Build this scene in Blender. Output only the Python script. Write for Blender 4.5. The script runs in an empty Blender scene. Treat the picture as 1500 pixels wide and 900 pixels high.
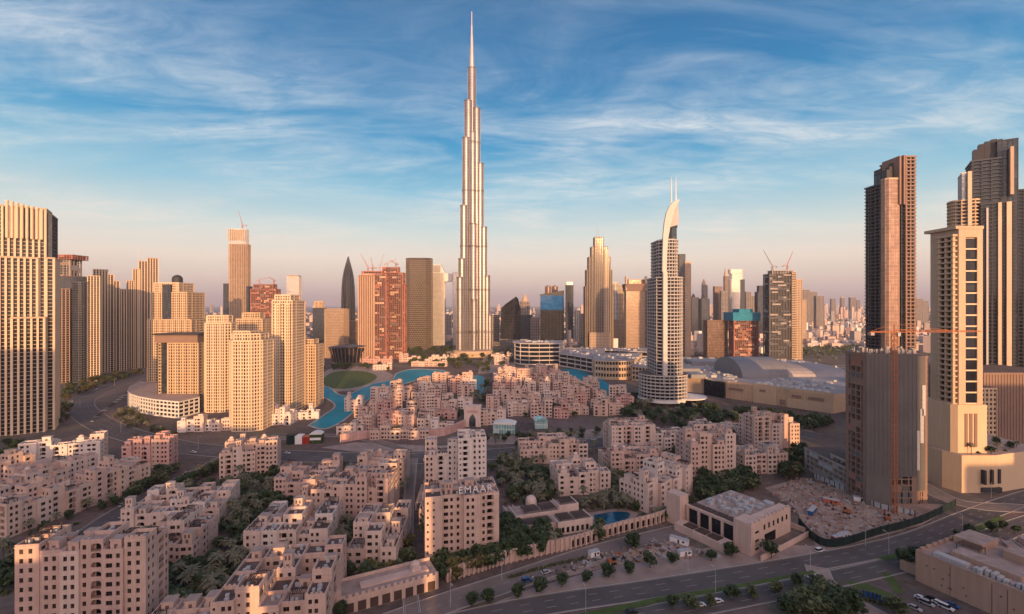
import bpy, math, random
from math import sin, cos, pi, radians, sqrt, hypot, atan2, tan

sc = bpy.context.scene
COL = sc.collection
rnd = random.Random(11)

# ------------------------------------------------------------------ camera
CAMZ, F, CX, HY = 120.0, 700.0, 750.0, 447.0
cam_data = bpy.data.cameras.new("camera")
cam = bpy.data.objects.new("camera", cam_data)
COL.objects.link(cam)
cam.location = (0, 0, CAMZ)
cam.rotation_euler = (radians(90), 0, 0)
cam_data.sensor_width = 36.0
cam_data.lens = 36.0 * F / 1500.0
cam_data.shift_y = -0.002
cam_data.clip_start = 1.0
cam_data.clip_end = 90000.0
sc.camera = cam

# ------------------------------------------------------------------ sky, sun, exposure
SUN_EL, SUN_AZ = 8.5, 13.0          # degrees; azimuth from straight behind the camera, + = from the right
SUN_STRENGTH, SKY_STRENGTH, EXPOSURE = 4.2, 0.15, 0.36
sc.view_settings.view_transform = 'Standard'
sc.view_settings.look = 'None'
sc.view_settings.gamma = 1.0
sc.view_settings.use_curve_mapping = False
sc.view_settings.exposure = EXPOSURE
sc.render.engine = 'CYCLES'
sc.cycles.use_denoising = True
sc.cycles.max_bounces = 5
sc.cycles.diffuse_bounces = 3
sc.cycles.glossy_bounces = 3
sc.cycles.volume_bounces = 0
sc.cycles.caustics_reflective = False
sc.cycles.caustics_refractive = False

GLOW = 2.0

class NT:
    def __init__(self, tree):
        self.t = tree
    def n(self, kind, **kw):
        nd = self.t.nodes.new(kind)
        ins = kw.pop('ins', {})
        for k, v in kw.items():
            setattr(nd, k, v)
        for k, v in ins.items():
            if isinstance(v, bpy.types.NodeSocket):
                self.t.links.new(v, nd.inputs[k])
            else:
                nd.inputs[k].default_value = v
        return nd
    def math(self, op, a, b=0.0, c=None):
        ins = {0: a, 1: b}
        if c is not None:
            ins[2] = c
        return self.n('ShaderNodeMath', operation=op, ins=ins).outputs[0]
    def mix(self, fac, a, b, blend='MIX'):
        nd = self.n('ShaderNodeMix', data_type='RGBA', blend_type=blend)
        for i, v in ((0, fac), (6, a), (7, b)):
            if isinstance(v, bpy.types.NodeSocket):
                self.t.links.new(v, nd.inputs[i])
            else:
                nd.inputs[i].default_value = v
        return nd.outputs[2]
    def ramp(self, fac, stops, interp='LINEAR'):
        nd = self.n('ShaderNodeValToRGB', ins={0: fac})
        cr = nd.color_ramp
        cr.interpolation = interp
        while len(cr.elements) < len(stops):
            cr.elements.new(0.5)
        for e, (p, c) in zip(cr.elements, stops):
            e.position = p
            e.color = c if len(c) == 4 else (*c, 1)
        return nd.outputs[0]

world = bpy.data.worlds.new("World")
sc.world = world
world.use_nodes = True
world.node_tree.nodes.clear()
W = NT(world.node_tree)
sky = W.n('ShaderNodeTexSky', sky_type='NISHITA', sun_disc=False, sun_elevation=radians(SUN_EL),
          sun_rotation=radians(180 - SUN_AZ), altitude=50.0, air_density=1.0, dust_density=1.6, ozone_density=2.2)
tc = W.n('ShaderNodeTexCoord')
sep = W.n('ShaderNodeSeparateXYZ', ins={0: tc.outputs['Generated']})
dz = W.math('MAXIMUM', sep.outputs[2], 0.0)
# colour of the air by elevation: beige-pink at the horizon, cream, turquoise, deep blue overhead
grade = W.ramp(dz, [(0.0, (0.50, 0.42, 0.46)), (0.045, (0.68, 0.54, 0.46)), (0.09, (0.76, 0.66, 0.55)), (0.145, (0.54, 0.63, 0.60)), (0.22, (0.20, 0.46, 0.59)),
                    (0.31, (0.018, 0.265, 0.49)), (0.42, (0.0, 0.165, 0.375)), (0.55, (0.0, 0.110, 0.275)), (1.0, (0.0, 0.075, 0.22))])
base = W.mix(0.93, W.mix(1.0, sky.outputs[0], (SKY_STRENGTH * 1.0,) * 3 + (1,), 'MULTIPLY'), grade)
# thin cirrus on a high flat layer
den = W.math('ADD', dz, 0.10)
cxs = W.math('DIVIDE', sep.outputs[0], den)
cys = W.math('DIVIDE', sep.outputs[1], den)
cv = W.n('ShaderNodeCombineXYZ', ins={0: cxs, 1: cys, 2: 0.0})
mp = W.n('ShaderNodeMapping', ins={0: cv.outputs[0], 1: (3.1, 1.7, 0), 2: (0, 0, radians(-14)), 3: (0.70, 1.65, 1)})
n1 = W.n('ShaderNodeTexNoise', ins={'Vector': mp.outputs[0], 'Scale': 1.15, 'Detail': 9.0, 'Roughness': 0.58, 'Distortion': 0.9})
n3 = W.n('ShaderNodeTexNoise', ins={'Vector': mp.outputs[0], 'Scale': 4.2, 'Detail': 8.0, 'Roughness': 0.66, 'Distortion': 1.6})
n2 = W.n('ShaderNodeTexNoise', ins={'Vector': cv.outputs[0], 'Scale': 0.55, 'Detail': 3.0, 'Roughness': 0.5})
cl = W.math('MULTIPLY', W.ramp(n1.outputs[0], [(0.38, (0, 0, 0)), (0.74, (1, 1, 1))]),
            W.ramp(n2.outputs[0], [(0.34, (0.10, 0.10, 0.10)), (0.56, (1, 1, 1))]))
cl = W.math('MULTIPLY', cl, W.ramp(n3.outputs[0], [(0.30, (0.30, 0.30, 0.30)), (0.62, (1, 1, 1))]))
cl = W.math('MULTIPLY', cl, W.ramp(dz, [(0.03, (0, 0, 0)), (0.15, (1, 1, 1)), (0.36, (0.85, 0.85, 0.85)), (0.48, (0.48, 0.48, 0.48)), (0.7, (0.30, 0.30, 0.30))]))
ccol = W.ramp(dz, [(0.05, (0.80, 0.62, 0.52)), (0.25, (0.84, 0.80, 0.72)), (0.5, (0.56, 0.66, 0.74))])
skyc = W.mix(cl, base, ccol)
# broad warm glow of the low sun's quarter of the sky, behind the viewpoint
sunv = (sin(radians(SUN_AZ))*cos(radians(SUN_EL)), -cos(radians(SUN_AZ))*cos(radians(SUN_EL)), sin(radians(SUN_EL)))
dt = W.n('ShaderNodeVectorMath', operation='DOT_PRODUCT', ins={0: tc.outputs['Generated'], 1: sunv})
gl = W.math('POWER', W.math('MAXIMUM', dt.outputs['Value'], 0.0), 2.2)
gl = W.math('MULTIPLY', gl, GLOW)
skyc = W.mix(1.0, skyc, W.mix(1.0, (1.0, 0.63, 0.50, 1), W.n('ShaderNodeCombineColor', ins={0: gl, 1: gl, 2: gl}).outputs[0], 'MULTIPLY'), 'ADD')
bg = W.n('ShaderNodeBackground', ins={0: skyc, 1: 1.0})
W.n('ShaderNodeOutputWorld', ins={0: bg.outputs[0]})

sun_data = bpy.data.lights.new("sun", 'SUN')
sun_data.energy = SUN_STRENGTH
sun_data.angle = radians(0.5)
sun_data.color = (1.0, 0.56, 0.25)
sun = bpy.data.objects.new("sun", sun_data)
COL.objects.link(sun)
sun.rotation_euler = (radians(90 - SUN_EL), 0, radians(SUN_AZ))
sun.location = (0, -300, 600)

# ------------------------------------------------------------------ helpers
def X(px, D): return (px - CX) / F * D
def Zt(py, D): return CAMZ - (py - HY) / F * D
def Dg(py): return CAMZ * F / (py - HY)
def G(px, py):
    D = Dg(py)
    return (X(px, D), D)

class MB:
    def __init__(s):
        s.v, s.f, s.m = [], [], []
    def quad(s, a, b, c, d, m=0):
        i = len(s.v); s.v += [a, b, c, d]; s.f.append((i, i+1, i+2, i+3)); s.m.append(m)
    def tri(s, a, b, c, m=0):
        i = len(s.v); s.v += [a, b, c]; s.f.append((i, i+1, i+2)); s.m.append(m)
    def box(s, x0, x1, y0, y1, z0, z1, m=0, mt=None):
        s.prism([(x0, y0), (x1, y0), (x1, y1), (x0, y1)], z0, z1, m, mt)
    def prism(s, poly, z0, z1, m=0, mt=None, bottom=True):
        n = len(poly); i = len(s.v)
        s.v += [(x, y, z0) for x, y in poly] + [(x, y, z1) for x, y in poly]
        for k in range(n):
            j = (k + 1) % n
            s.f.append((i+k, i+j, i+n+j, i+n+k)); s.m.append(m)
        s.f.append(tuple(i+n+k for k in range(n))); s.m.append(m if mt is None else mt)
        if bottom:
            s.f.append(tuple(i+k for k in reversed(range(n)))); s.m.append(m)
    def loft(s, rings, m=0, cap=True):
        """rings: list of equal-length lists of 3-D points, CCW"""
        i = len(s.v); n = len(rings[0])
        for r in rings: s.v += list(r)
        for a in range(len(rings) - 1):
            for k in range(n):
                j = (k + 1) % n
                s.f.append((i+a*n+k, i+a*n+j, i+(a+1)*n+j, i+(a+1)*n+k)); s.m.append(m)
        if cap:
            s.f.append(tuple(i+(len(rings)-1)*n+k for k in range(n))); s.m.append(m)
            s.f.append(tuple(i+k for k in reversed(range(n)))); s.m.append(m)
    def obox(s, cx, cy, z0, z1, sx, sy, ang=0.0, m=0, mt=None):
        c, q = cos(ang), sin(ang); a, b = sx/2, sy/2
        s.prism([(cx+x*c-y*q, cy+x*q+y*c) for x, y in ((-a, -b), (a, -b), (a, b), (-a, b))], z0, z1, m, mt)
    def bar(s, p, q, r, m=0, r2=None):
        r2 = r if r2 is None else r2
        d = [q[k]-p[k] for k in range(3)]; L = sqrt(sum(t*t for t in d)) or 1e-6
        d = [t/L for t in d]
        up = (0, 0, 1) if abs(d[2]) < 0.9 else (1, 0, 0)
        u = (d[1]*up[2]-d[2]*up[1], d[2]*up[0]-d[0]*up[2], d[0]*up[1]-d[1]*up[0])
        l = sqrt(sum(t*t for t in u)); u = [t/l for t in u]
        w = (d[1]*u[2]-d[2]*u[1], d[2]*u[0]-d[0]*u[2], d[0]*u[1]-d[1]*u[0])
        def ring(c, rr): return [tuple(c[k]+rr*(a*u[k]+b*w[k]) for k in range(3)) for a, b in ((-1, -1), (1, -1), (1, 1), (-1, 1))]
        s.loft([ring(p, r), ring(q, r2)], m)
    def cyl(s, cx, cy, z0, z1, r0, r1=None, n=12, m=0, sx=1.0, sy=1.0):
        r1 = r0 if r1 is None else r1
        s.loft([[(cx+r*sx*cos(2*pi*k/n), cy+r*sy*sin(2*pi*k/n), z) for k in range(n)] for z, r in ((z0, r0), (z1, r1))], m)
    def dome(s, cx, cy, z, r, h, n=12, m=0, sx=1.0, sy=1.0, steps=5):
        rings = []
        for a in range(steps):
            t = a/steps*pi/2
            rings.append([(cx+r*cos(t)*sx*cos(2*pi*k/n), cy+r*cos(t)*sy*sin(2*pi*k/n), z+h*sin(t)) for k in range(n)])
        rings.append([(cx+r*.06*sx*cos(2*pi*k/n), cy+r*.06*sy*sin(2*pi*k/n), z+h) for k in range(n)])
        s.loft(rings, m)
    def build(s, name, mats, parent=None, loc=None, rz=0.0, smooth=False, mesh_only=False):
        me = bpy.data.meshes.new(name)
        me.from_pydata(s.v, [], s.f)
        mats = mats if isinstance(mats, (list, tuple)) else [mats]
        for mm in mats: me.materials.append(mm)
        if len(mats) > 1: me.polygons.foreach_set('material_index', s.m)
        if smooth: me.polygons.foreach_set('use_smooth', [True]*len(s.f))
        me.update()
        if mesh_only: return me
        return put(name, me, parent, loc, rz)

def put(name, me, parent=None, loc=None, rz=0.0):
    o = bpy.data.objects.new(name, me)
    COL.objects.link(o)
    if loc is not None: o.location = loc
    if rz: o.rotation_euler = (0, 0, rz)
    if parent is not None: o.parent = parent
    return o

def tag(o, label=None, cat=None, group=None, kind=None):
    if label: o['label'] = label
    if cat: o['category'] = cat
    if group: o['group'] = group
    if kind: o['kind'] = kind
    return o

def thing(name, label, cat, loc=(0, 0, 0), rz=0.0, group=None):
    o = bpy.data.objects.new(name, None)
    COL.objects.link(o)
    o.location = loc; o.rotation_euler = (0, 0, rz)
    o.empty_display_size = 2
    return tag(o, label, cat, group)

def offset(poly, d):
    n = len(poly); out = []
    for k in range(n):
        p0, p1, p2 = poly[k-1], poly[k], poly[(k+1) % n]
        a = (p1[0]-p0[0], p1[1]-p0[1]); b = (p2[0]-p1[0], p2[1]-p1[1])
        la, lb = hypot(*a), hypot(*b)
        na = (a[1]/la, -a[0]/la); nb = (b[1]/lb, -b[0]/lb)
        q = 1 + na[0]*nb[0] + na[1]*nb[1]
        q = max(q, 0.3)
        out.append((p1[0]+d*(na[0]+nb[0])/q, p1[1]+d*(na[1]+nb[1])/q))
    return out

def rect(x0, x1, y0, y1): return [(x0, y0), (x1, y0), (x1, y1), (x0, y1)]
def ell(cx, cy, rx, ry, n=20, a0=0.0): return [(cx+rx*cos(a0+2*pi*k/n), cy+ry*sin(a0+2*pi*k/n)) for k in range(n)]
def chamf(x0, x1, y0, y1, c): return [(x0+c, y0), (x1-c, y0), (x1, y0+c), (x1, y1-c), (x1-c, y1), (x0+c, y1), (x0, y1-c), (x0, y0+c)]

# ------------------------------------------------------------------ materials (all procedural)
def mat(name, col, rough=0.8, metal=0.0, var=0.18, scale=0.06, spec=0.3, streak=0.12, ior=None):
    m = bpy.data.materials.new(name); m.use_nodes = True
    t = NT(m.node_tree); m.node_tree.nodes.clear()
    geo = t.n('ShaderNodeNewGeometry')
    big = t.n('ShaderNodeTexNoise', ins={'Vector': geo.outputs['Position'], 'Scale': scale, 'Detail': 5.0, 'Roughness': 0.6})
    mpn = t.n('ShaderNodeMapping', ins={0: geo.outputs['Position'], 3: (0.9, 0.9, 0.07)})
    st = t.n('ShaderNodeTexNoise', ins={'Vector': mpn.outputs[0], 'Scale': 0.9, 'Detail': 3.0})
    lo = tuple(c*(1-var) for c in col) + (1,); hi = tuple(min(1, c*(1+var)) for c in col) + (1,)
    c1 = t.ramp(big.outputs[0], [(0.3, lo), (0.7, hi)])
    c2 = t.mix(streak, c1, t.ramp(st.outputs[0], [(0.35, tuple(c*.55 for c in col)), (0.65, tuple(min(1, c*1.15) for c in col))]))
    b = t.n('ShaderNodeBsdfPrincipled', ins={'Base Color': c2, 'Roughness': rough, 'Metallic': metal, 'Specular IOR Level': spec})
    if ior: b.inputs['IOR'].default_value = ior
    t.n('ShaderNodeOutputMaterial', ins={0: b.outputs[0]})
    return m

def glassmat(name, dark, light, rough=0.12, metal=0.0, cell=(3.2, 3.2, 3.5), share=0.25, spec=0.6, wob=0.0):
    """window glass: every pane its own tone (curtains, rooms), sky in the gloss"""
    m = bpy.data.materials.new(name); m.use_nodes = True
    t = NT(m.node_tree); m.node_tree.nodes.clear()
    geo = t.n('ShaderNodeNewGeometry')
    dv = t.n('ShaderNodeVectorMath', operation='DIVIDE', ins={0: geo.outputs['Position'], 1: cell})
    fl = t.n('ShaderNodeVectorMath', operation='FLOOR', ins={0: dv.outputs[0]})
    wn = t.n('ShaderNodeTexWhiteNoise', noise_dimensions='3D', ins={0: fl.outputs[0]})
    c = t.ramp(wn.outputs[0], [(0.0, dark), (1-share, tuple(d*1.5 for d in dark)), (1.0, light)])
    b = t.n('ShaderNodeBsdfPrincipled', ins={'Base Color': c, 'Roughness': rough, 'Metallic': metal, 'Specular IOR Level': spec})
    if wob:
        nz = t.n('ShaderNodeTexNoise', ins={'Vector': geo.outputs['Position'], 'Scale': 0.12, 'Detail': 2.0})
        bp = t.n('ShaderNodeBump', ins={'Strength': wob, 'Distance': 1.0, 'Height': nz.outputs[0]})
        t.t.links.new(bp.outputs[0], b.inputs['Normal'])
    t.n('ShaderNodeOutputMaterial', ins={0: b.outputs[0]})
    return m

M = {}
M['old_a'] = mat('old_town_pink_plaster', (0.56, 0.385, 0.325), var=.14, streak=.22, scale=.12)
M['old_b'] = mat('old_town_tan_plaster', (0.59, 0.42, 0.345), var=.14, streak=.22, scale=.12)
M['old_c'] = mat('old_town_pale_plaster', (0.64, 0.49, 0.42), var=.12, streak=.22, scale=.12)
M['old_d'] = mat('old_town_rose_plaster', (0.55, 0.32, 0.28), var=.14, streak=.22, scale=.12)
M['old_e'] = mat('old_town_white_plaster', (0.68, 0.58, 0.53), var=.10, streak=.20, scale=.12)
M['roof'] = mat('roof_screed', (0.115, 0.082, 0.070), var=.35, scale=.25, streak=0)
M['roof_light'] = mat('roof_tile_pale', (0.36, 0.27, 0.23), var=.25, scale=.25, streak=0)
M['pergola'] = mat('dark_timber', (0.075, 0.045, 0.035), var=.2, streak=0)
M['unit'] = mat('galvanised_units', (0.42, 0.41, 0.41), rough=.5, var=.2, scale=1.0)
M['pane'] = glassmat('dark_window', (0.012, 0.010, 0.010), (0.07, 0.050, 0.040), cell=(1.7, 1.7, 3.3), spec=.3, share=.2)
M['frame'] = mat('brown_window_frame', (0.16, 0.10, 0.075), var=.1, streak=0)
M['cream'] = mat('cream_cladding', (0.60, 0.43, 0.28), var=.08, scale=.03)
M['creamlight'] = mat('pale_cream_cladding', (0.66, 0.50, 0.35), var=.07, scale=.03)
M['white'] = mat('white_cladding', (0.72, 0.68, 0.63), var=.06, scale=.03)
M['tan'] = mat('tan_stone', (0.50, 0.36, 0.25), var=.10, scale=.04)
M['brown'] = mat('brown_cladding', (0.24, 0.155, 0.12), var=.12, scale=.04)
M['redconc'] = mat('raw_red_scaffold_net', (0.36, 0.15, 0.11), var=.28, scale=.15, streak=.3)
M['conc'] = mat('raw_concrete', (0.36, 0.31, 0.28), var=.2, scale=.1, streak=.3)
M['net'] = mat('grey_debris_netting', (0.118, 0.108, 0.105), var=.16, scale=.07, streak=.10)
M['darkgrey'] = mat('dark_grey_panel', (0.042, 0.040, 0.045), rough=.5, var=.15)
M['midgrey'] = mat('mid_grey_panel', (0.072, 0.075, 0.090), rough=.5, var=.15)
M['glass_slate'] = glassmat('slate_blue_glass', (0.022, 0.030, 0.042), (0.06, 0.07, 0.085), rough=.10, cell=(3, 3, 3.6), spec=.45, wob=.03)
M['bronze_panel'] = mat('bronze_panel', (0.21, 0.16, 0.12), rough=.5, var=.15)
M['offwhite'] = mat('offwhite_bands', (0.56, 0.50, 0.46), var=.06, scale=.03)
M['rosyglass'] = glassmat('rosy_tower_glass', (0.20, 0.115, 0.085), (0.34, 0.21, 0.15), rough=.28, metal=.3, cell=(3, 3, 3.6), wob=.04)
M['grey'] = mat('grey_metal_roof', (0.215, 0.21, 0.222), rough=.45, var=.10, scale=.03)
M['mallroof'] = mat('mall_roof_membrane', (0.33, 0.295, 0.29), var=.25, scale=.02, streak=0)
M['glass'] = glassmat('tower_glass', (0.014, 0.012, 0.014), (0.085, 0.066, 0.058), rough=.16, cell=(3.0, 3.0, 3.6), spec=.28, share=.18)
M['glass_warm'] = glassmat('bronze_glass', (0.075, 0.05, 0.042), (0.26, 0.17, 0.125), rough=.2, metal=.35, cell=(3.0, 3.0, 3.6), wob=.05)
M['glass_blue'] = glassmat('sky_tint_mirror_glass', (0.012, 0.075, 0.21), (0.03, 0.13, 0.30), rough=.08, metal=.0, cell=(6, 6, 3.6), wob=.04, spec=.35)  # blue of the reflected sky is put into the base colour
M['glass_dark'] = glassmat('black_glass', (0.010, 0.011, 0.015), (0.035, 0.035, 0.040), rough=.12, metal=0, cell=(3, 3, 3.6), spec=.22)
M['glass_pale'] = glassmat('silver_glass', (0.34, 0.30, 0.26), (0.55, 0.48, 0.40), rough=.2, metal=.6, cell=(3, 3, 3.6), wob=.05)
M['steel'] = mat('stainless_cladding', (0.27, 0.25, 0.26), rough=.40, metal=.72, var=.16, scale=.02, streak=.45)
M['steel_mid'] = mat('stainless_floor_lines', (0.17, 0.155, 0.16), rough=.5, metal=.6, var=.1)
M['band_grey'] = mat('grey_white_bands', (0.44, 0.405, 0.39), var=.06, scale=.03)
M['rust_plaster'] = mat('rust_tan_plaster', (0.43, 0.28, 0.205), var=.10, streak=.2)
M['steel_dark'] = mat('louvre_band', (0.14, 0.11, 0.10), rough=.5, metal=.4)
M['spire'] = mat('spire_metal', (0.50, 0.45, 0.44), rough=.35, metal=.7, var=.05)
M['crane_red'] = mat('crane_red_paint', (0.45, 0.13, 0.07), var=.1)
M['crane_orange'] = mat('crane_orange_paint', (0.36, 0.125, 0.05), var=.12)
M['bluenet'] = mat('blue_safety_net', (0.03, 0.22, 0.33), var=.2)
M['asphalt'] = mat('asphalt', (0.105, 0.089, 0.083), rough=.85, var=.25, scale=.05, streak=0)
M['asphalt_pale'] = mat('worn_asphalt', (0.19, 0.15, 0.13), rough=.9, var=.25, scale=.06, streak=0)
M['paving'] = mat('paving', (0.31, 0.235, 0.20), var=.22, scale=.12, streak=0)
M['kerb'] = mat('kerb_stone', (0.40, 0.36, 0.32), var=.12, streak=0)
M['paint'] = mat('road_paint', (0.36, 0.33, 0.31), var=.15, streak=0)
M['sand'] = mat('sand', (0.33, 0.235, 0.185), var=.3, scale=.08, streak=0)
M['lawn'] = mat('lawn', (0.075, 0.105, 0.024), var=.35, scale=.2, streak=0)
M['leaf_dark'] = mat('ficus_leaves', (0.046, 0.068, 0.024), rough=.6, var=.55, scale=.7, streak=0)
M['leaf'] = mat('acacia_leaves', (0.088, 0.102, 0.040), rough=.6, var=.55, scale=.7, streak=0)
M['leaf_yellow'] = mat('yellowish_leaves', (0.13, 0.11, 0.035), rough=.6, var=.5, scale=.7, streak=0)
M['palm'] = mat('palm_fronds', (0.150, 0.142, 0.085), rough=.6, var=.45, scale=.5, streak=0)
M['leaf_mid'] = mat('neem_leaves', (0.058, 0.080, 0.028), rough=.6, var=.55, scale=.5, streak=0)
M['bark'] = mat('bark', (0.12, 0.085, 0.06), var=.3)
M['hoard'] = mat('dark_green_hoarding', (0.012, 0.028, 0.024), rough=.5, var=.2)
M['poolblue'] = mat('pool_water', (0.012, 0.075, 0.13), rough=.08, var=.1, spec=.5, streak=0)
M['sign_white'] = mat('white_sign_letters', (0.78, 0.74, 0.72), rough=.4, var=.03, streak=0)
M['rubber'] = mat('tyre_rubber', (0.02, 0.02, 0.02), var=.1, streak=0)
M['tealglass'] = glassmat('teal_pavilion_glass', (0.16, 0.30, 0.30), (0.40, 0.52, 0.50), rough=.15, cell=(4, 4, 4))
for nm, c in (('white', (0.70, 0.69, 0.67)), ('silver', (0.38, 0.38, 0.39)), ('black', (0.02, 0.02, 0.022)), ('red', (0.33, 0.03, 0.02)),
              ('blue', (0.03, 0.10, 0.24)), ('sandy', (0.42, 0.34, 0.25))):
    M['car_'+nm] = mat('car_paint_'+nm, c, rough=.3, var=.02, spec=.5, streak=0)

# water: teal lagoon
def water_mat(name, col):
    m = bpy.data.materials.new(name); m.use_nodes = True
    t = NT(m.node_tree); m.node_tree.nodes.clear()
    geo = t.n('ShaderNodeNewGeometry')
    nz = t.n('ShaderNodeTexNoise', ins={'Vector': geo.outputs['Position'], 'Scale': 0.02, 'Detail': 4.0})
    c = t.ramp(nz.outputs[0], [(0.3, tuple(k*.8 for k in col)), (0.7, tuple(k*1.2 for k in col))])
    n2 = t.n('ShaderNodeTexNoise', ins={'Vector': geo.outputs['Position'], 'Scale': 0.5, 'Detail': 3.0})
    bp = t.n('ShaderNodeBump', ins={'Strength': 0.15, 'Distance': 0.3, 'Height': n2.outputs[0]})
    b = t.n('ShaderNodeBsdfPrincipled', ins={'Base Color': c, 'Roughness': 0.42, 'Specular IOR Level': 0.03, 'Normal': bp.outputs[0]})
    t.n('ShaderNodeOutputMaterial', ins={0: b.outputs[0]})
    return m
M['lagoon'] = water_mat('lagoon_water', (0.004, 0.25, 0.33))
M['sea'] = water_mat('sea_water', (0.05, 0.09, 0.13))

# ground sheet: sandy city floor with darker built-up and planted patches
def ground_mat():
    m = bpy.data.materials.new('city_ground'); m.use_nodes = True
    t = NT(m.node_tree); m.node_tree.nodes.clear()
    geo = t.n('ShaderNodeNewGeometry')
    a = t.n('ShaderNodeTexNoise', ins={'Vector': geo.outputs['Position'], 'Scale': 0.012, 'Detail': 8.0, 'Roughness': 0.65})
    b_ = t.n('ShaderNodeTexVoronoi', ins={'Vector': geo.outputs['Position'], 'Scale': 0.02})
    c = t.n('ShaderNodeTexNoise', ins={'Vector': geo.outputs['Position'], 'Scale': 0.25, 'Detail': 4.0})
    c1 = t.ramp(a.outputs[0], [(0.32, (0.065, 0.056, 0.042)), (0.45, (0.15, 0.115, 0.095)), (0.62, (0.24, 0.18, 0.15)), (0.75, (0.32, 0.25, 0.21))])
    c2 = t.mix(0.15, c1, b_.outputs['Color'], 'MULTIPLY')
    c3 = t.mix(0.35, c2, t.ramp(c.outputs[0], [(0.35, (0.05, 0.042, 0.036)), (0.7, (0.22, 0.17, 0.145))]))
    b = t.n('ShaderNodeBsdfPrincipled', ins={'Base Color': c3, 'Roughness': 0.95, 'Specular IOR Level': 0.1})
    t.n('ShaderNodeOutputMaterial', ins={0: b.outputs[0]})
    return m
M['ground'] = ground_mat()

# ------------------------------------------------------------------ ground, roads, water
mb = MB(); S = 45000
mb.quad((-S, -410, 0), (S, -410, 0), (S, S, 0), (-S, S, 0))
tag(mb.build('ground', M['ground']), kind='structure')

def sheet(name, poly, z, m):
    b = MB(); i = 0
    b.v = [(x, y, z) for x, y in poly]; b.f = [tuple(range(len(poly)))]; b.m = [0]
    return tag(b.build(name, m), kind='structure')

def smooth_line(pts, sub=6):
    out = []
    n = len(pts)
    for i in range(n-1):
        p0, p1, p2, p3 = pts[max(i-1, 0)], pts[i], pts[i+1], pts[min(i+2, n-1)]
        for k in range(sub):
            t = k/sub
            out.append(tuple(0.5*((2*p1[a]) + (-p0[a]+p2[a])*t + (2*p0[a]-5*p1[a]+4*p2[a]-p3[a])*t*t + (-p0[a]+3*p1[a]-3*p2[a]+p3[a])*t**3) for a in (0, 1)))
    out.append(pts[-1])
    return out

def side(pts, d):
    out = []
    for i, p in enumerate(pts):
        a = pts[max(i-1, 0)]; b = pts[min(i+1, len(pts)-1)]
        t = (b[0]-a[0], b[1]-a[1]); l = hypot(*t) or 1
        out.append((p[0]-t[1]/l*d, p[1]+t[0]/l*d))
    return out

def ribbon(b, pts, d0, d1, z, m=0):
    L, Rr = side(pts, d0), side(pts, d1)
    for i in range(len(pts)-1):
        b.quad((*Rr[i], z), (*Rr[i+1], z), (*L[i+1], z), (*L[i], z), m)

def wallstrip(b, pts, d0, d1, z0, z1, m=0):
    L, Rr = side(pts, d0), side(pts, d1)
    for i in range(len(pts)-1):
        b.quad((*Rr[i], z0), (*Rr[i+1], z0), (*Rr[i+1], z1), (*Rr[i], z1), m)
        b.quad((*L[i+1], z0), (*L[i], z0), (*L[i], z1), (*L[i+1], z1), m)
        b.quad((*Rr[i], z1), (*Rr[i+1], z1), (*L[i+1], z1), (*L[i], z1), m)
    for i, q in ((0, 1), (-1, 0)):
        b.quad((*L[i], z0), (*Rr[i], z0), (*Rr[i], z1), (*L[i], z1), m)

ROADS = {}
marks = MB(); kerbs = MB()
zr = 0.03
def road(name, pxs, width, m='asphalt', lanes=3, kerb=True, world_pts=None, z=None):
    global zr
    pts = smooth_line([G(*p) for p in pxs] if world_pts is None else world_pts)
    b = MB(); zr += 0.006
    ribbon(b, pts, width/2, -width/2, zr)
    tag(b.build(name, M[m]), kind='structure')
    ROADS[name] = (pts, width)
    if kerb:
        for s in (1, -1):
            d = s*(width/2)
            wallstrip(kerbs, pts, max(d, d+s*0.3), min(d, d+s*0.3), 0.0, 0.16)
    for k in range(1, lanes):
        d = -width/2 + width*k/lanes
        for i in range(0, len(pts)-1):
            a, c = pts[i], pts[i+1]; l = hypot(c[0]-a[0], c[1]-a[1])
            n = max(1, int(l/9))
            nx, ny = -(c[1]-a[1])/l, (c[0]-a[0])/l
            for q in range(n):
                t0, t1 = (q+.1)/n, (q+.5)/n
                p = (a[0]+(c[0]-a[0])*t0+nx*d, a[1]+(c[1]-a[1])*t0+ny*d)
                r = (a[0]+(c[0]-a[0])*t1+nx*d, a[1]+(c[1]-a[1])*t1+ny*d)
                marks.quad((p[0]+nx*.1, p[1]+ny*.1, zr+.008), (p[0]-nx*.1, p[1]-ny*.1, zr+.008), (r[0]-nx*.1, r[1]-ny*.1, zr+.008), (r[0]+nx*.1, r[1]+ny*.1, zr+.008))
    for s in (1, -1):
        ribbon(marks, pts, s*(width/2-.5)+.08, s*(width/2-.5)-.08, zr+.008)
    return pts

road('boulevard_road', [(480, 960), (760, 893), (960, 862), (1180, 826), (1330, 794), (1425, 757), (1500, 730), (1600, 700)], 12.5)
road('boulevard_road', [(700, 965), (860, 918), (960, 900), (1200, 853), (1400, 806), (1500, 768), (1620, 730)], 11)
road('service_road', [(540, 925), (640, 888), (735, 856), (880, 808), (1000, 778)], 13, 'asphalt_pale', lanes=2)
road('side_street', [(60, 845), (140, 775), (210, 732), (310, 682), (345, 664)], 14, lanes=2)
road('main_boulevard', [(225, 548), (165, 566), (118, 590), (150, 622), (240, 650), (330, 662), (430, 668), (600, 672), (740, 664), (850, 652), (1000, 636), (1120, 628), (1200, 640)], 26, lanes=4)
road('lane_street', [(604, 900), (596, 800), (600, 720), (606, 672)], 6, 'asphalt_pale', lanes=1)
road('tower_street', [(1190, 690), (1300, 690), (1400, 735), (1500, 745), (1600, 750)], 12, 'asphalt_pale', lanes=2)
road('cross_street', [(1196, 830), (1215, 862), (1290, 905)], 9, 'paving', lanes=1)
road('lake_road', [(600, 662), (520, 640), (440, 640), (330, 652)], 10, 'asphalt_pale', lanes=2)
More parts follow.
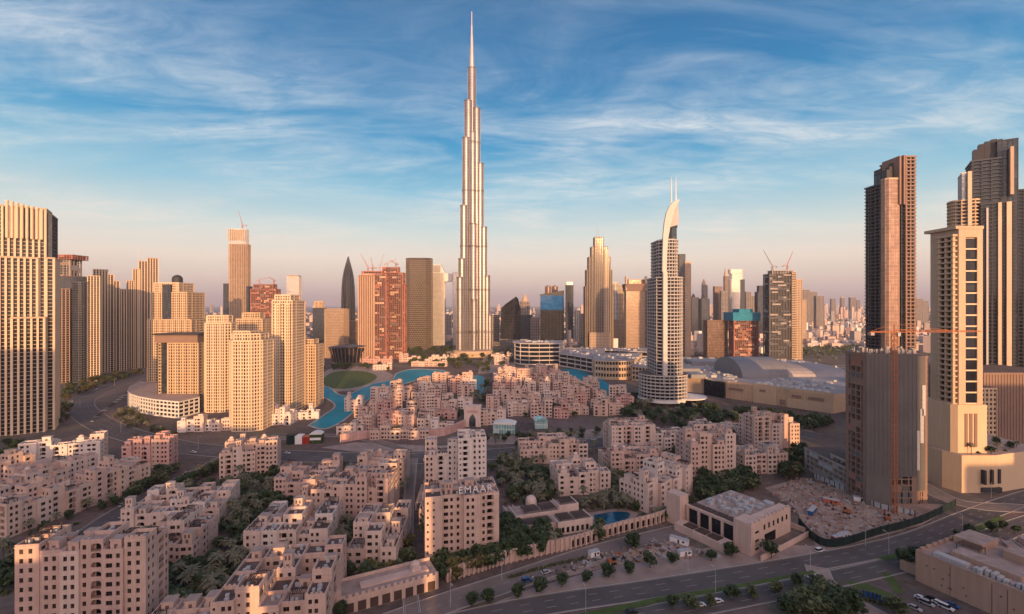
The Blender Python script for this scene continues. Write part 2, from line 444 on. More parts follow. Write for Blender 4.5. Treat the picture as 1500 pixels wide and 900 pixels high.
road('highway', None, 40, 'asphalt_pale', lanes=1, kerb=False, world_pts=[(-2500, 1900), (-900, 1800), (0, 1750), (700, 1500), (1600, 1500), (3000, 1900)])
road('highway', None, 16, 'asphalt_pale', lanes=1, kerb=False, world_pts=[(320, 900), (480, 1150), (600, 1500), (700, 2200)])
road('highway', None, 16, 'asphalt_pale', lanes=1, kerb=False, world_pts=[(380, 880), (700, 960), (1100, 1100), (1800, 1200)])
tag(marks.build('road_markings', M['paint']), kind='structure')
tag(kerbs.build('kerb', M['kerb']), kind='structure')

def pxpoly(pts): return smooth_line([G(*p) for p in pts] + [G(*pts[0])], 4)[:-1]
sheet('median_grass', [G(*p) for p in [(825, 905), (960, 876), (1100, 853), (1190, 836), (1196, 840), (1100, 859), (960, 885), (835, 915)]], 0.17, M['lawn'])
sheet('median_grass', [G(*p) for p in [(1282, 818), (1360, 800), (1420, 776), (1462, 756), (1474, 759), (1440, 777), (1380, 800), (1300, 822)]], 0.17, M['lawn'])
sheet('verge_grass', [G(*p) for p in [(1232, 850), (1270, 855), (1330, 880), (1290, 878)]], 0.05, M['lawn'])
sheet('verge_grass', [G(*p) for p in [(1290, 838), (1305, 840), (1326, 868), (1312, 870)]], 0.05, M['lawn'])
sheet('pavement', [G(*p) for p in [(640, 920), (760, 868), (900, 828), (1080, 795), (1190, 800), (1330, 775), (1190, 812), (1000, 842), (760, 880), (660, 925)]], 0.012, M['paving'])
sheet('sandy_lot', [G(*p) for p in [(690, 868), (760, 845), (985, 772), (1010, 800), (1070, 815), (900, 828), (760, 862)]], 0.016, M['sand'])
sheet('construction_ground', [G(*p) for p in [(1195, 800), (1165, 745), (1120, 715), (1175, 700), (1290, 735), (1400, 740), (1350, 770)]], 0.016, M['sand'])
sheet('plaza_paving', [G(*p) for p in [(684, 646), (720, 640), (880, 628), (905, 636), (880, 644), (720, 652)]], .02, M['paving'])
sheet('plaza_paving', [G(*p) for p in [(470, 656), (520, 648), (640, 654), (640, 662), (520, 662)]], .02, M['paving'])
sheet('plaza_paving', [G(*p) for p in [(930, 640), (1000, 622), (1190, 626), (1190, 634), (1000, 630)]], .02, M['paving'])
sheet('plaza_paving', [G(*p) for p in [(700, 548), (704, 524), (752, 520), (756, 545)]], .02, M['paving'])
lake = pxpoly([(452, 624), (474, 609), (490, 597), (485, 588), (470, 580), (469, 571), (480, 567), (496, 578), (508, 580), (522, 573), (545, 563), (574, 556), (582, 547), (606, 541), (650, 543), (650, 551), (612, 557), (582, 566), (562, 573), (545, 582), (530, 594), (516, 606), (498, 620), (474, 629)])
sheet('lake_water', lake, 0.10, M['lagoon'])
sheet('lake_water', pxpoly([(822, 541), (846, 542), (872, 552), (898, 568), (886, 580), (862, 566), (836, 553)]), 0.10, M['lagoon'])
sheet('lake_water', pxpoly([(655, 552), (700, 550), (712, 560), (700, 580), (668, 566)]), 0.10, M['lagoon'])
_e = MB(); _pl = lake + [lake[0]]
wallstrip(_e, _pl, 1.1, -1.1, 0, .5)
tag(_e.build('lake_edge_kerb', M['kerb']), kind='structure')
sheet('lawn', pxpoly([(472, 556), (490, 545), (530, 544), (552, 551), (540, 562), (505, 570), (478, 566)]), 0.14, M['lawn'])
sheet('lake_promenade', pxpoly([(455, 560), (490, 538), (540, 538), (575, 549), (560, 560), (520, 572), (470, 572)]), 0.06, M['paving'])
sheet('sea_water', [(-40000, 9000), (-6000, 8200), (-2200, 9500), (-800, 12000), (200, 40000), (-40000, 40000)], 0.5, M['sea'])
# ------------------------------------------------------------------ towers
WIN_MESH = {}
def window_mesh(w, h, glass, key=''):
    k = (round(w, 1), round(h, 1), glass, key)
    if k not in WIN_MESH:
        b = MB(); w2 = k[0]/2; hh = k[1]; fr = 0.09
        b.quad((-w2, 0, 0), (w2, 0, 0), (w2, 0, hh), (-w2, 0, hh), 0)
        for x0, x1, z0, z1 in ((-w2, -w2+fr, 0, hh), (w2-fr, w2, 0, hh), (-w2+fr, w2-fr, 0, fr), (-w2+fr, w2-fr, hh-fr, hh), (-.04, .04, fr, hh-fr)):
            b.box(x0, x1, -0.07, -0.005, z0, z1, 1)
        WIN_MESH[k] = b.build('window', [M[glass], M['frame']], mesh_only=True)
    return WIN_MESH[k]

def S_(**kw):
    d = dict(fh=3.6, plate=1.0, pout=0.15, bay=3.6, pw=1.2, po=0.35, inset=0.5, glass='glass', band='cream', pier='cream', win=False, cap=1.0, roofm='roof', patch=None)
    d.update(kw); return d
ST = {
 'fin':   S_(plate=.7, pout=-.35, bay=3.9, pw=1.3, po=.7, band='tan', pier='creamlight', glass='glass'),
 'grid':  S_(fh=3.4, plate=1.15, pout=.12, bay=2.8, pw=1.0, po=.30, band='cream', pier='cream', win=True),
 'gridw': S_(fh=3.3, plate=1.1, pout=.10, bay=2.6, pw=.95, po=.26, band='creamlight', pier='creamlight', win=True),
 'balc':  S_(plate=1.15, pout=1.3, bay=7.0, pw=1.0, po=.5, inset=.6, band='white', pier='white'),
 'balcdark': S_(plate=.65, pout=1.2, bay=7.0, pw=1.4, po=.6, inset=.8, band='midgrey', pier='darkgrey', glass='glass_slate'),
 'glassy': S_(plate=.45, pout=.05, bay=3.0, pw=.22, po=.12, inset=.1, band='midgrey', pier='midgrey', glass='glass_warm'),
 'bronze': S_(plate=.8, pout=.10, bay=3.0, pw=.5, po=.25, inset=.2, band='brown', pier='brown', glass='glass_warm'),
 'dark':  S_(plate=.5, pout=.08, bay=4.0, pw=.35, po=.18, inset=.15, band='darkgrey', pier='darkgrey', glass='glass_slate'),
 'blue':  S_(plate=.12, pout=.03, bay=6.0, pw=.10, po=.05, inset=.05, band='darkgrey', pier='darkgrey', glass='glass_blue', cap=.6),
 'silver': S_(plate=.5, pout=.06, bay=3.0, pw=.3, po=.2, inset=.1, band='white', pier='white', glass='glass_pale'),
 'shell': S_(plate=.6, pout=.6, bay=4.6, pw=.9, po=.5, inset=1.8, band='redconc', pier='redconc', glass='darkgrey', fh=4.2, patch=('redconc', 'tan', 'net', 'brown')),
 'rawc':  S_(plate=.6, pout=.5, bay=6.0, pw=1.0, po=.3, inset=2.2, band='conc', pier='conc', glass='darkgrey', fh=3.9, patch=('net', 'conc', 'brown')),
 'striped': S_(plate=1.5, pout=.3, bay=9.0, pw=.6, po=.2, inset=.3, band='cream', pier='cream', glass='glass'),
 'plain_tan': S_(plate=1.6, pout=.08, bay=3.2, pw=1.4, po=.2, inset=.25, band='tan', pier='tan', glass='glass'),
 'orange': S_(plate=.7, pout=.06, bay=2.4, pw=.9, po=.25, inset=.2, band='tan', pier='tan', glass='glass_warm'),
 'far':   S_(plate=1.6, pout=.12, bay=6.0, pw=1.6, po=.3, inset=.2, fh=5.0, band='conc', pier='conc', glass='glass'),
}
# facing test in world coordinates
def faces_cam(x, y, nx, ny, slack=0.0): return (-x)*nx + (-y)*ny > -slack

def facade_block(P, root, poly, z0, z1, st, back=True, wins=None):
    """core, floor bands and piers of one block; poly in the root's frame"""
    rx, ry, rz = root
    fh = st['fh']; n = max(1, round((z1-z0)/fh)); fh = (z1-z0)/n
    P['glazing'].prism(offset(poly, -st['inset']), z0, z1)
    for k in range(n):
        P['floor_bands'].prism(offset(poly, st['pout']), z0+k*fh, z0+k*fh+st['plate'])
    P['roof'].prism(offset(poly, max(st['pout'], st['po'])+.12), z1-.5, z1+st['cap'], 0, 1)
    c, s = cos(rz), sin(rz); ne = len(poly)
    for i in range(ne):
        a, b = poly[i], poly[(i+1) % ne]
        L = hypot(b[0]-a[0], b[1]-a[1]); u = ((b[0]-a[0])/L, (b[1]-a[1])/L); nn = (u[1], -u[0])
        mid = ((a[0]+b[0])/2, (a[1]+b[1])/2)
        wx, wy = rx+mid[0]*c-mid[1]*s, ry+mid[0]*s+mid[1]*c
        wn = (nn[0]*c-nn[1]*s, nn[0]*s+nn[1]*c)
        vis = faces_cam(wx, wy, *wn, slack=60)
        if not vis and not back: continue
        nb = max(1, round(L/st['bay'])); ang = atan2(u[1], u[0])
        js = range(nb+1) if ne <= 8 else range(nb)
        for j in js:
            d = L*j/nb
            q = (st['po']+.004*i+st['inset'])
            off = (st['po']+.004*i-st['inset'])/2
            P['facade_piers'].obox(a[0]+u[0]*d+nn[0]*off, a[1]+u[1]*d+nn[1]*off, z0, z1-.02*(i % 3)-.03, st['pw']*(1.55 if (st['win'] and j % 3 == 0) else 1.0), q, ang)
        if st['patch'] and vis:
            pq = random.Random(int(abs(rx)*7+z1*3+i))
            for k in range(n):
                j = 0
                while j < nb:
                    run = pq.randint(1, 3)
                    if pq.random() < .34 and j+run <= nb:
                        d = L*(j+run/2)/nb; mi = pq.randrange(len(st['patch']))
                        P.setdefault('patches', MB()).obox(a[0]+u[0]*d+nn[0]*(.1+.05*mi), a[1]+u[1]*d+nn[1]*(.1+.05*mi), z0+k*fh+st['plate']+.02, z0+(k+1)*fh-.02, L*run/nb-.3, .3, ang, mi)
                    j += run
        if wins is not None and st['win'] and vis:
            for k in range(n):
                for j in range(nb):
                    d = L*(j+.5)/nb
                    w, h = L/nb-st['pw']-.1, fh-st['plate']-.1
                    if (j % 3 == 1 and nb > 4) or (abs(nn[0]) > .75 and j % 4 != 3):      # glazed balcony stacks; on side faces extra dark panes stand in for shade
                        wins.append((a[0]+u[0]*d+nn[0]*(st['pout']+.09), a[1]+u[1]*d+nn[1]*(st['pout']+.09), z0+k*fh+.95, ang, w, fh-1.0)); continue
                    if w > .5: wins.append((a[0]+u[0]*d-nn[0]*(st['inset']-.12), a[1]+u[1]*d-nn[1]*(st['inset']-.12), z0+k*fh+st['plate']+.05, ang, w, h))

def new_parts(): return {k: MB() for k in ('glazing', 'floor_bands', 'facade_piers', 'roof')}  # facade piers and floor bands, one merged mesh of each

def finish_parts(P, root, st, tagp=''):
    out = {}
    for k, key in (('glazing', 'glass'), ('floor_bands', 'band'), ('facade_piers', 'pier')):
        if P[k].f:
            if k == 'glazing' and st['win']: out[k] = P[k].build('core_wall', M['darkgrey'], root)
            else: out[k] = P[k].build(k, M[st[key]], root)
    if 'patches' in P and P['patches'].f: P['patches'].build('netting_patches', [M[m] for m in st['patch']], root)  # netting and panel patches over the open floors
    out['roof'] = P['roof'].build('roof', [M[st['band']], M[st['roofm']]], root)
    return out

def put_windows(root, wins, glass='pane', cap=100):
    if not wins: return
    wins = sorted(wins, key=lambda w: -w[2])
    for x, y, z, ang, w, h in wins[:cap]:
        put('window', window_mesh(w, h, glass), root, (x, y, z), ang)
    if len(wins) > cap:
        b = MB()
        for x, y, z, ang, w, h in wins[cap:]:
            dx, dy = cos(ang)*w/2, sin(ang)*w/2
            b.quad((x-dx, y-dy, z), (x+dx, y+dy, z), (x+dx, y+dy, z+h), (x-dx, y-dy, z+h))
        tag(b.build('window_rows', M[glass], root), kind='stuff')

def tower(name, label, cat, D, blocks, st, extra=None, rz=0.0, group=None):
    """blocks: (px0, px1, ytop, setback, depth[, shape[, style[, ybottom]]]) in photograph pixels at the block's own distance"""
    px0 = min(b[0] for b in blocks); px1 = max(b[1] for b in blocks)
    ox = X((px0+px1)/2, D)
    t = thing(name, label, cat, (ox, D, 0), rz, group)
    groups = {}
    wins = []
    for i, bk in enumerate(blocks):
        bk = list(bk) + [None]*(8-len(bk))
        a, b, yt, sb, dep, shp, bst, yb = bk
        bst = bst or st
        s = ST[bst] if isinstance(bst, str) else bst
        key = id(s)
        if key not in groups: groups[key] = (s, new_parts())
        P = groups[key][1]
        if D > 900: dep *= .55
        Df = D+sb; e = .02*i
        x0, x1 = X(a, Df)-ox+e, X(b, Df)-ox-e
        y0, y1 = sb+e, sb+dep-e
        zb = 0.0 if yb is None else Zt(yb, Df)
        zt = Zt(yt, Df)-e
        if rz:
            kx = 1.0/(cos(rz)-(ox/D)*sin(rz)); x0 *= kx; x1 *= kx
        shp = shp or 'rect'
        if shp == 'rect': poly = rect(x0, x1, y0, y1)
        elif shp == 'round': poly = ell((x0+x1)/2, (y0+y1)/2, (x1-x0)/2, (y1-y0)/2, 24)
        else: poly = chamf(x0, x1, y0, y1, min(x1-x0, y1-y0)*.22)
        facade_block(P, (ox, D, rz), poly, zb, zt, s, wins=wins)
    for s, P in groups.values(): finish_parts(P, t, s)
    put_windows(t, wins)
    t['_o'] = ox
    if extra: extra(t, ox, D)
    del t['_o']
    return t

def part_box(root, name, m, x0, x1, y0, y1, z0, z1):
    b = MB(); b.box(x0, x1, y0, y1, z0, z1); return b.build(name, M[m], root)
def part_spire(root, name, m, x, y, z0, z1, r):
    b = MB(); b.cyl(x, y, z0, z1, r, r*.25, 8); return b.build(name, M[m], root)

def crane(x, y, zb, hm, jib, ang, tilt, label, group='cranes on the unfinished towers', m='crane_red', r=.9, s=1.0):
    """tower crane: mast, jib, counter jib, cab"""
    t = thing('tower_crane', label, 'crane', (x, y, zb), ang, group)
    b = MB(); w = 1.0*s
    for dx in (-w, w):
        for dy in (-w, w): b.bar((dx, dy, 0), (dx, dy, hm), .16*r*s)
    n = max(3, int(hm/(3.2*s)))
    for k in range(n):
        z0, z1 = hm*k/n, hm*(k+1)/n
        for (ax, ay), (bx, by) in (((-w, -w), (w, -w)), ((w, -w), (w, w)), ((w, w), (-w, w)), ((-w, w), (-w, -w))):
            b.bar((ax, ay, z0), (bx, by, z1), .10*r*s)
    b.build('mast', M[m], t)
    def lattice(name, p, q, h, n):
        b = MB()
        ax = [(q[k]-p[k]) for k in range(3)]
        for off in ((0, -.7*s, 0), (0, .7*s, 0)):
            b.bar(tuple(p[k]+off[k] for k in range(3)), tuple(q[k]+off[k]*.4 for k in range(3)), .14*r*s)
        b.bar((p[0], p[1], p[2]+h), (q[0], q[1], q[2]+h*.3), .14*r*s)
        for k in range(n):
            u, v = k/n, (k+.5)/n
            P = lambda tt, sgn: (p[0]+ax[0]*tt, p[1]+sgn*.7*s*(1-.6*tt), p[2]+ax[2]*tt)
            T = lambda tt: (p[0]+ax[0]*tt, p[1], p[2]+ax[2]*tt+h*(1-.7*tt))
            for sg in (-1, 1):
                b.bar(P(u, sg), T(v), .08*r*s); b.bar(T(v), P(min(1, u+1/n), sg), .08*r*s)
        b.build(name, M[m], t)
    lattice('jib', (0, 0, hm), (jib*cos(tilt), 0, hm+jib*sin(tilt)), 1.6*s, max(4, int(jib/4)))
    lattice('counter_jib', (0, 0, hm), (-jib*.28, 0, hm), 1.0*s, 3)
    c = MB(); c.box(-jib*.28-.1, -jib*.28+2.2*s, -1.1*s, 1.1*s, hm-1.7*s, hm-.02); c.build('counterweight', M['conc'], t)
    a = MB()
    a.bar((0, 0, hm), (0, 0, hm+5*s), .28*r*s, 0, .12*s)
    a.bar((0, 0, hm+5*s), (jib*.62*cos(tilt), 0, hm+jib*.62*sin(tilt)+1.0*s), .07*r*s)
    a.bar((0, 0, hm+5*s), (-jib*.26, 0, hm+.8), .07*r*s)
    a.build('tie_bars', M[m], t)
    k = MB(); k.box(.9*s, 2.6*s, -1.5*s, -.1, hm-2.2*s, hm-.1); k.build('cab', M['unit'], t)
    return t

# ---- the supertall tower: three lobed wings stepping back in a spiral
def supertall():
    D = 1150.0; ox = X(694, D)
    t = thing('supertall_tower', 'supertall silver tower with spiralling setbacks and needle spire, the tallest thing here', 'skyscraper', (ox, D, 0))
    body, fins, bands, capm = MB(), MB(), MB(), MB()
    def z(y): return Zt(y, D)
    lobes = []   # (x, y, r, top)
    core_top = z(100)
    lobes.append((X(691.0, D)-ox, 4.0, 10.0, core_top))
    wings = [(-14, [(12, 9.5, 160), (21, 9.0, 241), (30, 8.5, 334), (38, 8.0, 405), (45, 7.0, 462)]),
             (-134, [(11, 9.5, 150), (18, 9.0, 205), (25, 8.5, 304), (31, 8.5, 381), (37, 8.0, 408)]),
             (106, [(12, 9.5, 170), (21, 9.0, 225), (30, 8.5, 280), (38, 8.0, 350), (46, 7.5, 420)]),
             (-74, [(10, 8.0, 196), (18, 8.5, 330), (26, 7.5, 440)])]
    cx = X(690.8, D)-ox
    for a, ls in wings:
        for r, rad, yt in ls:
            lobes.append((cx+r*cos(radians(a)), 4+r*sin(radians(a)), rad, z(yt)))
    mech = [z(y) for y in (210, 281, 362, 425, 486)]
    for i, (x, y, r, top) in enumerate(lobes):
        n = 20
        body.cyl(x, y, 0, top, r, r, n)
        for k in range(n):
            a = 2*pi*(k+.5)/n
            fins.obox(x+(r+.05)*cos(a), y+(r+.05)*sin(a), 0, top-1.0, .5, .55, a)
        zz = 8.0
        while zz < top-3:
            bands.cyl(x, y, zz, zz+.8, r+.10, r+.10, n); zz += 7.4
        capm.cyl(x, y, top-2, top+1.5+.02*i, r+.25, r+.25, n)
        for zm in mech:
            if zm < top-10: capm.cyl(x, y, zm-2.4, zm+2.4, r+.36+.004*i, r+.36+.004*i, n)
    body.build('glazing', M['steel'], t)
    fins.build('fin_cladding', M['steel'], t)
    bands.build('floor_bands', M['steel_mid'], t)
    capm.build('mechanical_bands', M['steel_mid'], t)
    s = MB(); x = cx
    for r, y0, y1 in ((7.2, 100, 82), (5.6, 82, 68), (4.2, 68, 52), (2.9, 52, 36), (1.6, 36, 16)):
        s.cyl(x, 4, z(y0)-2, z(y1), r, r*.86, 12)
    s.build('spire', M['spire'], t)
    p = MB()
    p.prism(ell(2, -16, 70, 44, 28), 0, 8); p.prism(ell(0, -30, 46, 34, 24), 8, 14)
    p.build('podium', M['tan'], t)
supertall()

# ---- the hotel tower with the curved white crest and twin masts
def crest_tower():
    D = 556.0; cxp = 979.0; ox = X(cxp, D+22)
    t = thing('hotel_tower', 'banded white hotel tower with curved crest, twin masts and round base', 'skyscraper', (ox, D, 0))
    DD = D+24
    def z(y): return Zt(y, DD)
    def lx(p): return X(p, DD)-ox
    st = S_(plate=1.3, pout=1.0, bay=8, pw=.5, po=.3, inset=.9, band='band_grey', pier='band_grey', glass='glass_dark', fh=4.2)
    P = new_parts()
    base = ell(lx(972), 27, lx(1006)-lx(972), 26, 32)
    facade_block(P, (ox, D, 0), base, 8, z(548), st)
    finish_parts(P, t, st)
    st2 = S_(plate=1.15, pout=.9, bay=9, pw=.6, po=.25, inset=.9, band='band_grey', pier='band_grey', glass='glass_dark', fh=4.2)
    P = new_parts()
    # shaft: flat left, bowed right
    pts = [(lx(958), 14), (lx(964), 6)] + [(lx(974)+(lx(1001)-lx(974))*sin(radians(a)), 34-31*cos(radians(a))) for a in range(0, 100, 12)] + [(lx(1000), 52), (lx(958), 52)]
    facade_block(P, (ox, D, 0), pts, z(548), z(408), st2)
    up = [(lx(962), 16), (lx(967), 9)] + [(lx(974)+(lx(994)-lx(974))*sin(radians(a)), 34-26*cos(radians(a))) for a in range(0, 100, 14)] + [(lx(994), 46), (lx(962), 46)]
    facade_block(P, (ox, D, 0), up, z(408), z(354), st2)
    finish_parts(P, t, st2)
    b = MB(); b.prism(ell(lx(983), 26, lx(991)-lx(983), 12, 20), z(354), z(334)); b.prism(ell(lx(983), 26, lx(992)-lx(983), 13, 20), z(334), z(332))
    b.build('glass_drum', M['glass_slate'], t)
    # bright vertical panel running up into the curved crest
    b = MB()
    prof = [(963.5, 560), (963.5, 400), (964.0, 370), (964.8, 348), (966.5, 330), (969.5, 316), (974, 306), (981, 299.5), (987.5, 297)]
    inner = [(969.5, 560), (969.5, 400), (970.5, 370), (972.2, 350), (975.0, 334), (978.5, 322), (981.5, 312), (985, 304), (987.7, 298.5)]
    for i in range(len(prof)-1):
        A, B, C, Dd = prof[i], inner[i], inner[i+1], prof[i+1]
        q0, q1 = 2.6, 7.0
        if i > 0: q0, q1 = 6.0, 9.5
        pa = [(lx(A[0]), z(A[1])), (lx(B[0]), z(B[1])), (lx(C[0]), z(C[1])), (lx(Dd[0]), z(Dd[1]))]
        b.loft([[(x, q1, zz) for x, zz in reversed(pa)], [(x, q0, zz) for x, zz in reversed(pa)]])
    b.build('crest', M['offwhite'], t)
    b = MB()
    pa = [(lx(975.5), z(336)), (lx(979), z(324)), (lx(983), z(312)), (lx(987.3), z(301)), (lx(988.5), z(332))]
    b.loft([[(x, 15, zz) for x, zz in reversed(pa)], [(x, 9.6, zz) for x, zz in reversed(pa)]]); b.build('crest_panel', M['band_grey'], t)
    for p in (979.5, 986.0):
        part_spire(t, 'mast', 'white', lx(p), 14, z(318), z(263), 1.0)
    b = MB()
    b.prism(ell(lx(972), 27, lx(1008)-lx(972), 29, 32), 5.2, 8)
    b.prism(ell(lx(1004), 24, 25, 22, 28), 8.3, 9.4)
    b.build('entrance_canopy', M['white'], t)
    b = MB(); b.prism(ell(lx(972), 27, 26, 24, 28), 0, 5.2); b.build('lobby', M['glass_warm'], t)
    b = MB(); b.prism(ell(lx(1004), 24, 22, 19, 28), 0, 8.28); b.build('ballroom', M['glass'], t)
crest_tower()

# ---- left edge
def ftop(t, ox, D):
    kx = 1.0/(cos(radians(36))-(ox/D)*sin(radians(36)))
    b = MB()
    for k in range(8):
        x = (X(11+k*7.3, D)-ox)*kx
        b.cyl(x, -1.6, Zt(350, D), Zt(299+k*1.2, D), 1.05, 1.05, 10); b.cyl(x, -1.6, Zt(299+k*1.2, D), Zt(296+k*1.2, D), 1.5, 1.4, 10)
    b.build('crown_tubes', M['creamlight'], t)
    b = MB(); b.box((X(6, D)-ox)*kx, (X(66, D)-ox)*kx, -.9, 3, Zt(349, D), Zt(306, D)); b.build('crown_glazing', M['glass_dark'], t)
finA = S_(plate=.55, pout=-.42, bay=3.9, pw=1.5, po=1.0, band='tan', pier='creamlight', glass='glass', inset=.6)
tower('apartment_tower', 'tall golden tower with vertical cream fins and tube crown at the left edge', 'skyscraper', 447,
      [(-14, 67, 304, 0, 26, 'rect', finA), (67, 79, 312, 1.5, 30, 'rect', 'dark'), (-12, 52, 378, -2.2, 20, 'rect', finA), (12, 60, 466, -4.4, 12, 'rect', finA), (68.5, 80, 377, -.2, 26, 'rect', finA)], finA, ftop, rz=radians(36))
tower('unfinished_tower', 'orange tower top under construction peeking behind the golden finned tower', 'skyscraper', 760,
      [(78, 105, 405, 0, 30, 'rect', 'shell'), (82, 103, 378, 4, 20, 'rect', 'rawc'), (78, 106, 374, 0, 28, 'rect', 'shell', 380)], 'shell')
tower('apartment_tower', 'dark banded tower with a curved middle bay and cream side slabs', 'skyscraper', 743,
      [(80, 102, 424, 0, 30, 'rect', S_(plate=.9, pout=.6, bay=4, pw=.8, po=.4, band='brown', pier='tan', glass='glass_dark')), (99, 130, 414, -6, 34, 'round', S_(plate=.9, pout=.6, bay=8, pw=.5, po=.4, band='midgrey', pier='midgrey', glass='glass_dark')), (127, 145, 404, -2, 40, 'rect', 'fin'), (84, 140, 406, 6, 30, 'rect', 'dark')], 'dark', rz=radians(38))
tower('apartment_tower', 'cream finned tower stepping down to the right beside the curved road', 'skyscraper', 857,
      [(137, 158, 396, 0, 40, 'rect', 'fin'), (158, 168, 403, 2, 38, 'rect', 'fin'), (168, 178, 412, 4, 36, 'rect', 'fin'), (178, 190, 424, 6, 34, 'rect', 'fin')], 'fin', rz=radians(40))
def eex(t, ox, D): part_spire(t, 'spire', 'spire', X(205, D)-ox, 20, Zt(378, D), Zt(360, D), 1.0)
tower('apartment_tower', 'cream finned tower stepping up to the right with a thin spire', 'skyscraper', 905,
      [(186, 196, 412, 0, 40, 'rect', 'fin'), (196, 206, 395, 2, 40, 'rect', 'fin'), (205, 218, 383, 3, 40, 'rect', 'fin'), (216, 232, 378, 0, 40, 'rect', 'fin')], 'fin', eex, rz=radians(37))
def fex(t, ox, D):
    b = MB(); b.cyl(X(243, D)-ox, 22, Zt(415, D), Zt(408, D), 6.5, 6.5, 16); b.dome(X(243, D)-ox, 22, Zt(408, D), 6.5, 6, 16); b.build('dome', M['darkgrey'], t)
tower('apartment_tower', 'golden stepped tower topped by a small dark dome', 'skyscraper', 640,
      [(226, 262, 415, 5, 30, 'rect', 'gridw'), (221, 274, 429, 3, 36, 'rect', 'grid'), (216, 280, 469, 0, 42, 'rect', 'grid'), (238, 250, 418, 2, 20, 'rect', 'dark')], 'grid', fex)
def gex(t, ox, D):
    b = MB(); b.box(X(228.5, D)-ox, X(291, D)-ox, -2, 30, Zt(502, D), Zt(491, D)); b.build('roof_storey', M['brown'], t)
    b = MB(); b.box(X(226, D)-ox, X(293.5, D)-ox, -3.5, 32, Zt(491, D), Zt(489, D)); b.build('roof_slab', M['darkgrey'], t)
tower('apartment_block', 'gridded cream block with overhanging flat dark roof above the curved podium', 'apartment building', 549,
      [(246, 290, 503, 0, 30, 'rect', 'grid'), (231, 246, 500, 3, 20, 'rect', 'dark'), (232, 236, 500, 2.2, 4, 'rect', 'striped')], 'grid', gex)  # dark left block stands in for the side in shade
tower('apartment_tower', 'round fronted golden tower with a shaded right flank beside the flat roofed block', 'skyscraper', 532,
      [(296, 335, 474, 0, 20, 'oct', 'gridw'), (300, 332, 463, 3, 14, 'oct', 'gridw')], 'gridw')
tower('apartment_tower', 'nearest golden octagonal tower with punched windows above white villas', 'skyscraper', 452,
      [(330, 379, 500, 0, 34, 'oct', 'gridw'), (334, 376, 490, 3, 28, 'oct', 'gridw'), (342, 366, 486, 8, 16, 'rect', 'gridw')], 'gridw')
tower('apartment_tower', 'shaded cream tower half hidden behind the octagonal tower', 'skyscraper', 640,
      [(346, 384, 468, 0, 33, 'rect', 'grid'), (352, 378, 459, 4, 20, 'oct', 'grid')], 'grid')
tower('apartment_tower', 'tallest golden residential tower of the lakeside group with a square crown', 'skyscraper', 525,
      [(399, 428, 441, 0, 32, 'rect', 'gridw'), (403, 425, 433, 4, 22, 'rect', 'gridw'), (404, 410, 446, -1.4, 4, 'rect', 'gridw'), (418, 424, 446, -1.4, 4, 'rect', 'gridw')], 'gridw')
tower('apartment_tower', 'short golden tower nearest the lagoon with stepped roof', 'skyscraper', 560,
      [(441, 462, 506, 0, 22, 'rect', 'grid'), (444, 459, 498, 3, 14, 'rect', 'grid')], 'grid')
def podium():
    D = 505; ox = X(240, D)
    t = thing('curved_podium', 'curved white car park podium wrapping the foot of the golden towers', 'podium', (ox, D, 0))
    st = S_(plate=1.5, pout=.3, bay=6, pw=.7, po=.2, inset=.8, band='white', pier='white', glass='glass_dark', fh=4.2, roofm='roof_light')
    P = new_parts()
    poly = [(X(262, 505)-ox, 0), (X(291, 530)-ox, 26)] + [(X(p, d)-ox, d-505) for p, d in ((285, 600), (205, 640), (190, 600), (187, 570), (192, 550), (205, 533), (228, 517))]
    facade_block(P, (ox, D, 0), poly, 0, 17, st)
    finish_parts(P, t, st)
podium()

# ---- background, left of the supertall
def mex(t, ox, D):
    b = MB()
    for k in range(9): b.box(X(333.5+k*3.0, D)-ox, X(334.6+k*3.0, D)-ox, -1.2, 0, Zt(352, D), Zt(337-abs(k-5)*.35, D))
    b.build('crown_fins', M['cream'], t)
tower('unfinished_tower', 'tall slim rust coloured tower with rounded shoulders and a crane on top', 'skyscraper', 1400,
      [(333, 360, 358, 0, 60, 'oct', S_(plate=.9, pout=.5, bay=5, pw=1.2, po=.7, inset=1, band='tan', pier='tan', glass='glass_warm')), (334, 359, 336, 2, 50, 'oct', 'silver'), (327, 335, 416, 6, 40, 'rect', 'dark'), (359, 364, 420, 6, 40, 'rect', 'dark')], 'bronze', mex)
crane(X(351, 1410), 1425, Zt(336, 1410), 14, 46, radians(180), radians(74), 'red luffing crane on the slim rust coloured tower', s=1.4)
tower('unfinished_tower', 'squat dark red unfinished tower wrapped in scaffolding nets', 'skyscraper', 1300,
      [(367, 404, 424, 0, 50, 'rect', 'shell'), (371, 400, 417, 3, 40, 'rect', 'shell'), (400, 408, 434, 5, 40, 'rect', 'shell')], 'shell')
crane(X(376, 1310), 1325, Zt(417, 1310), 12, 26, radians(40), radians(20), 'small red crane on left of the squat netted tower', s=1.2)
crane(X(396, 1310), 1330, Zt(417, 1310), 12, 26, radians(150), radians(25), 'small red crane on right of the squat netted tower', s=1.2)
tower('office_tower', 'bright white slab tower catching the sun behind the golden towers', 'skyscraper', 1500, [(420, 438, 406, 0, 34, 'rect', 'silver'), (421, 437, 404, 2, 30, 'rect', 'striped')], 'silver')
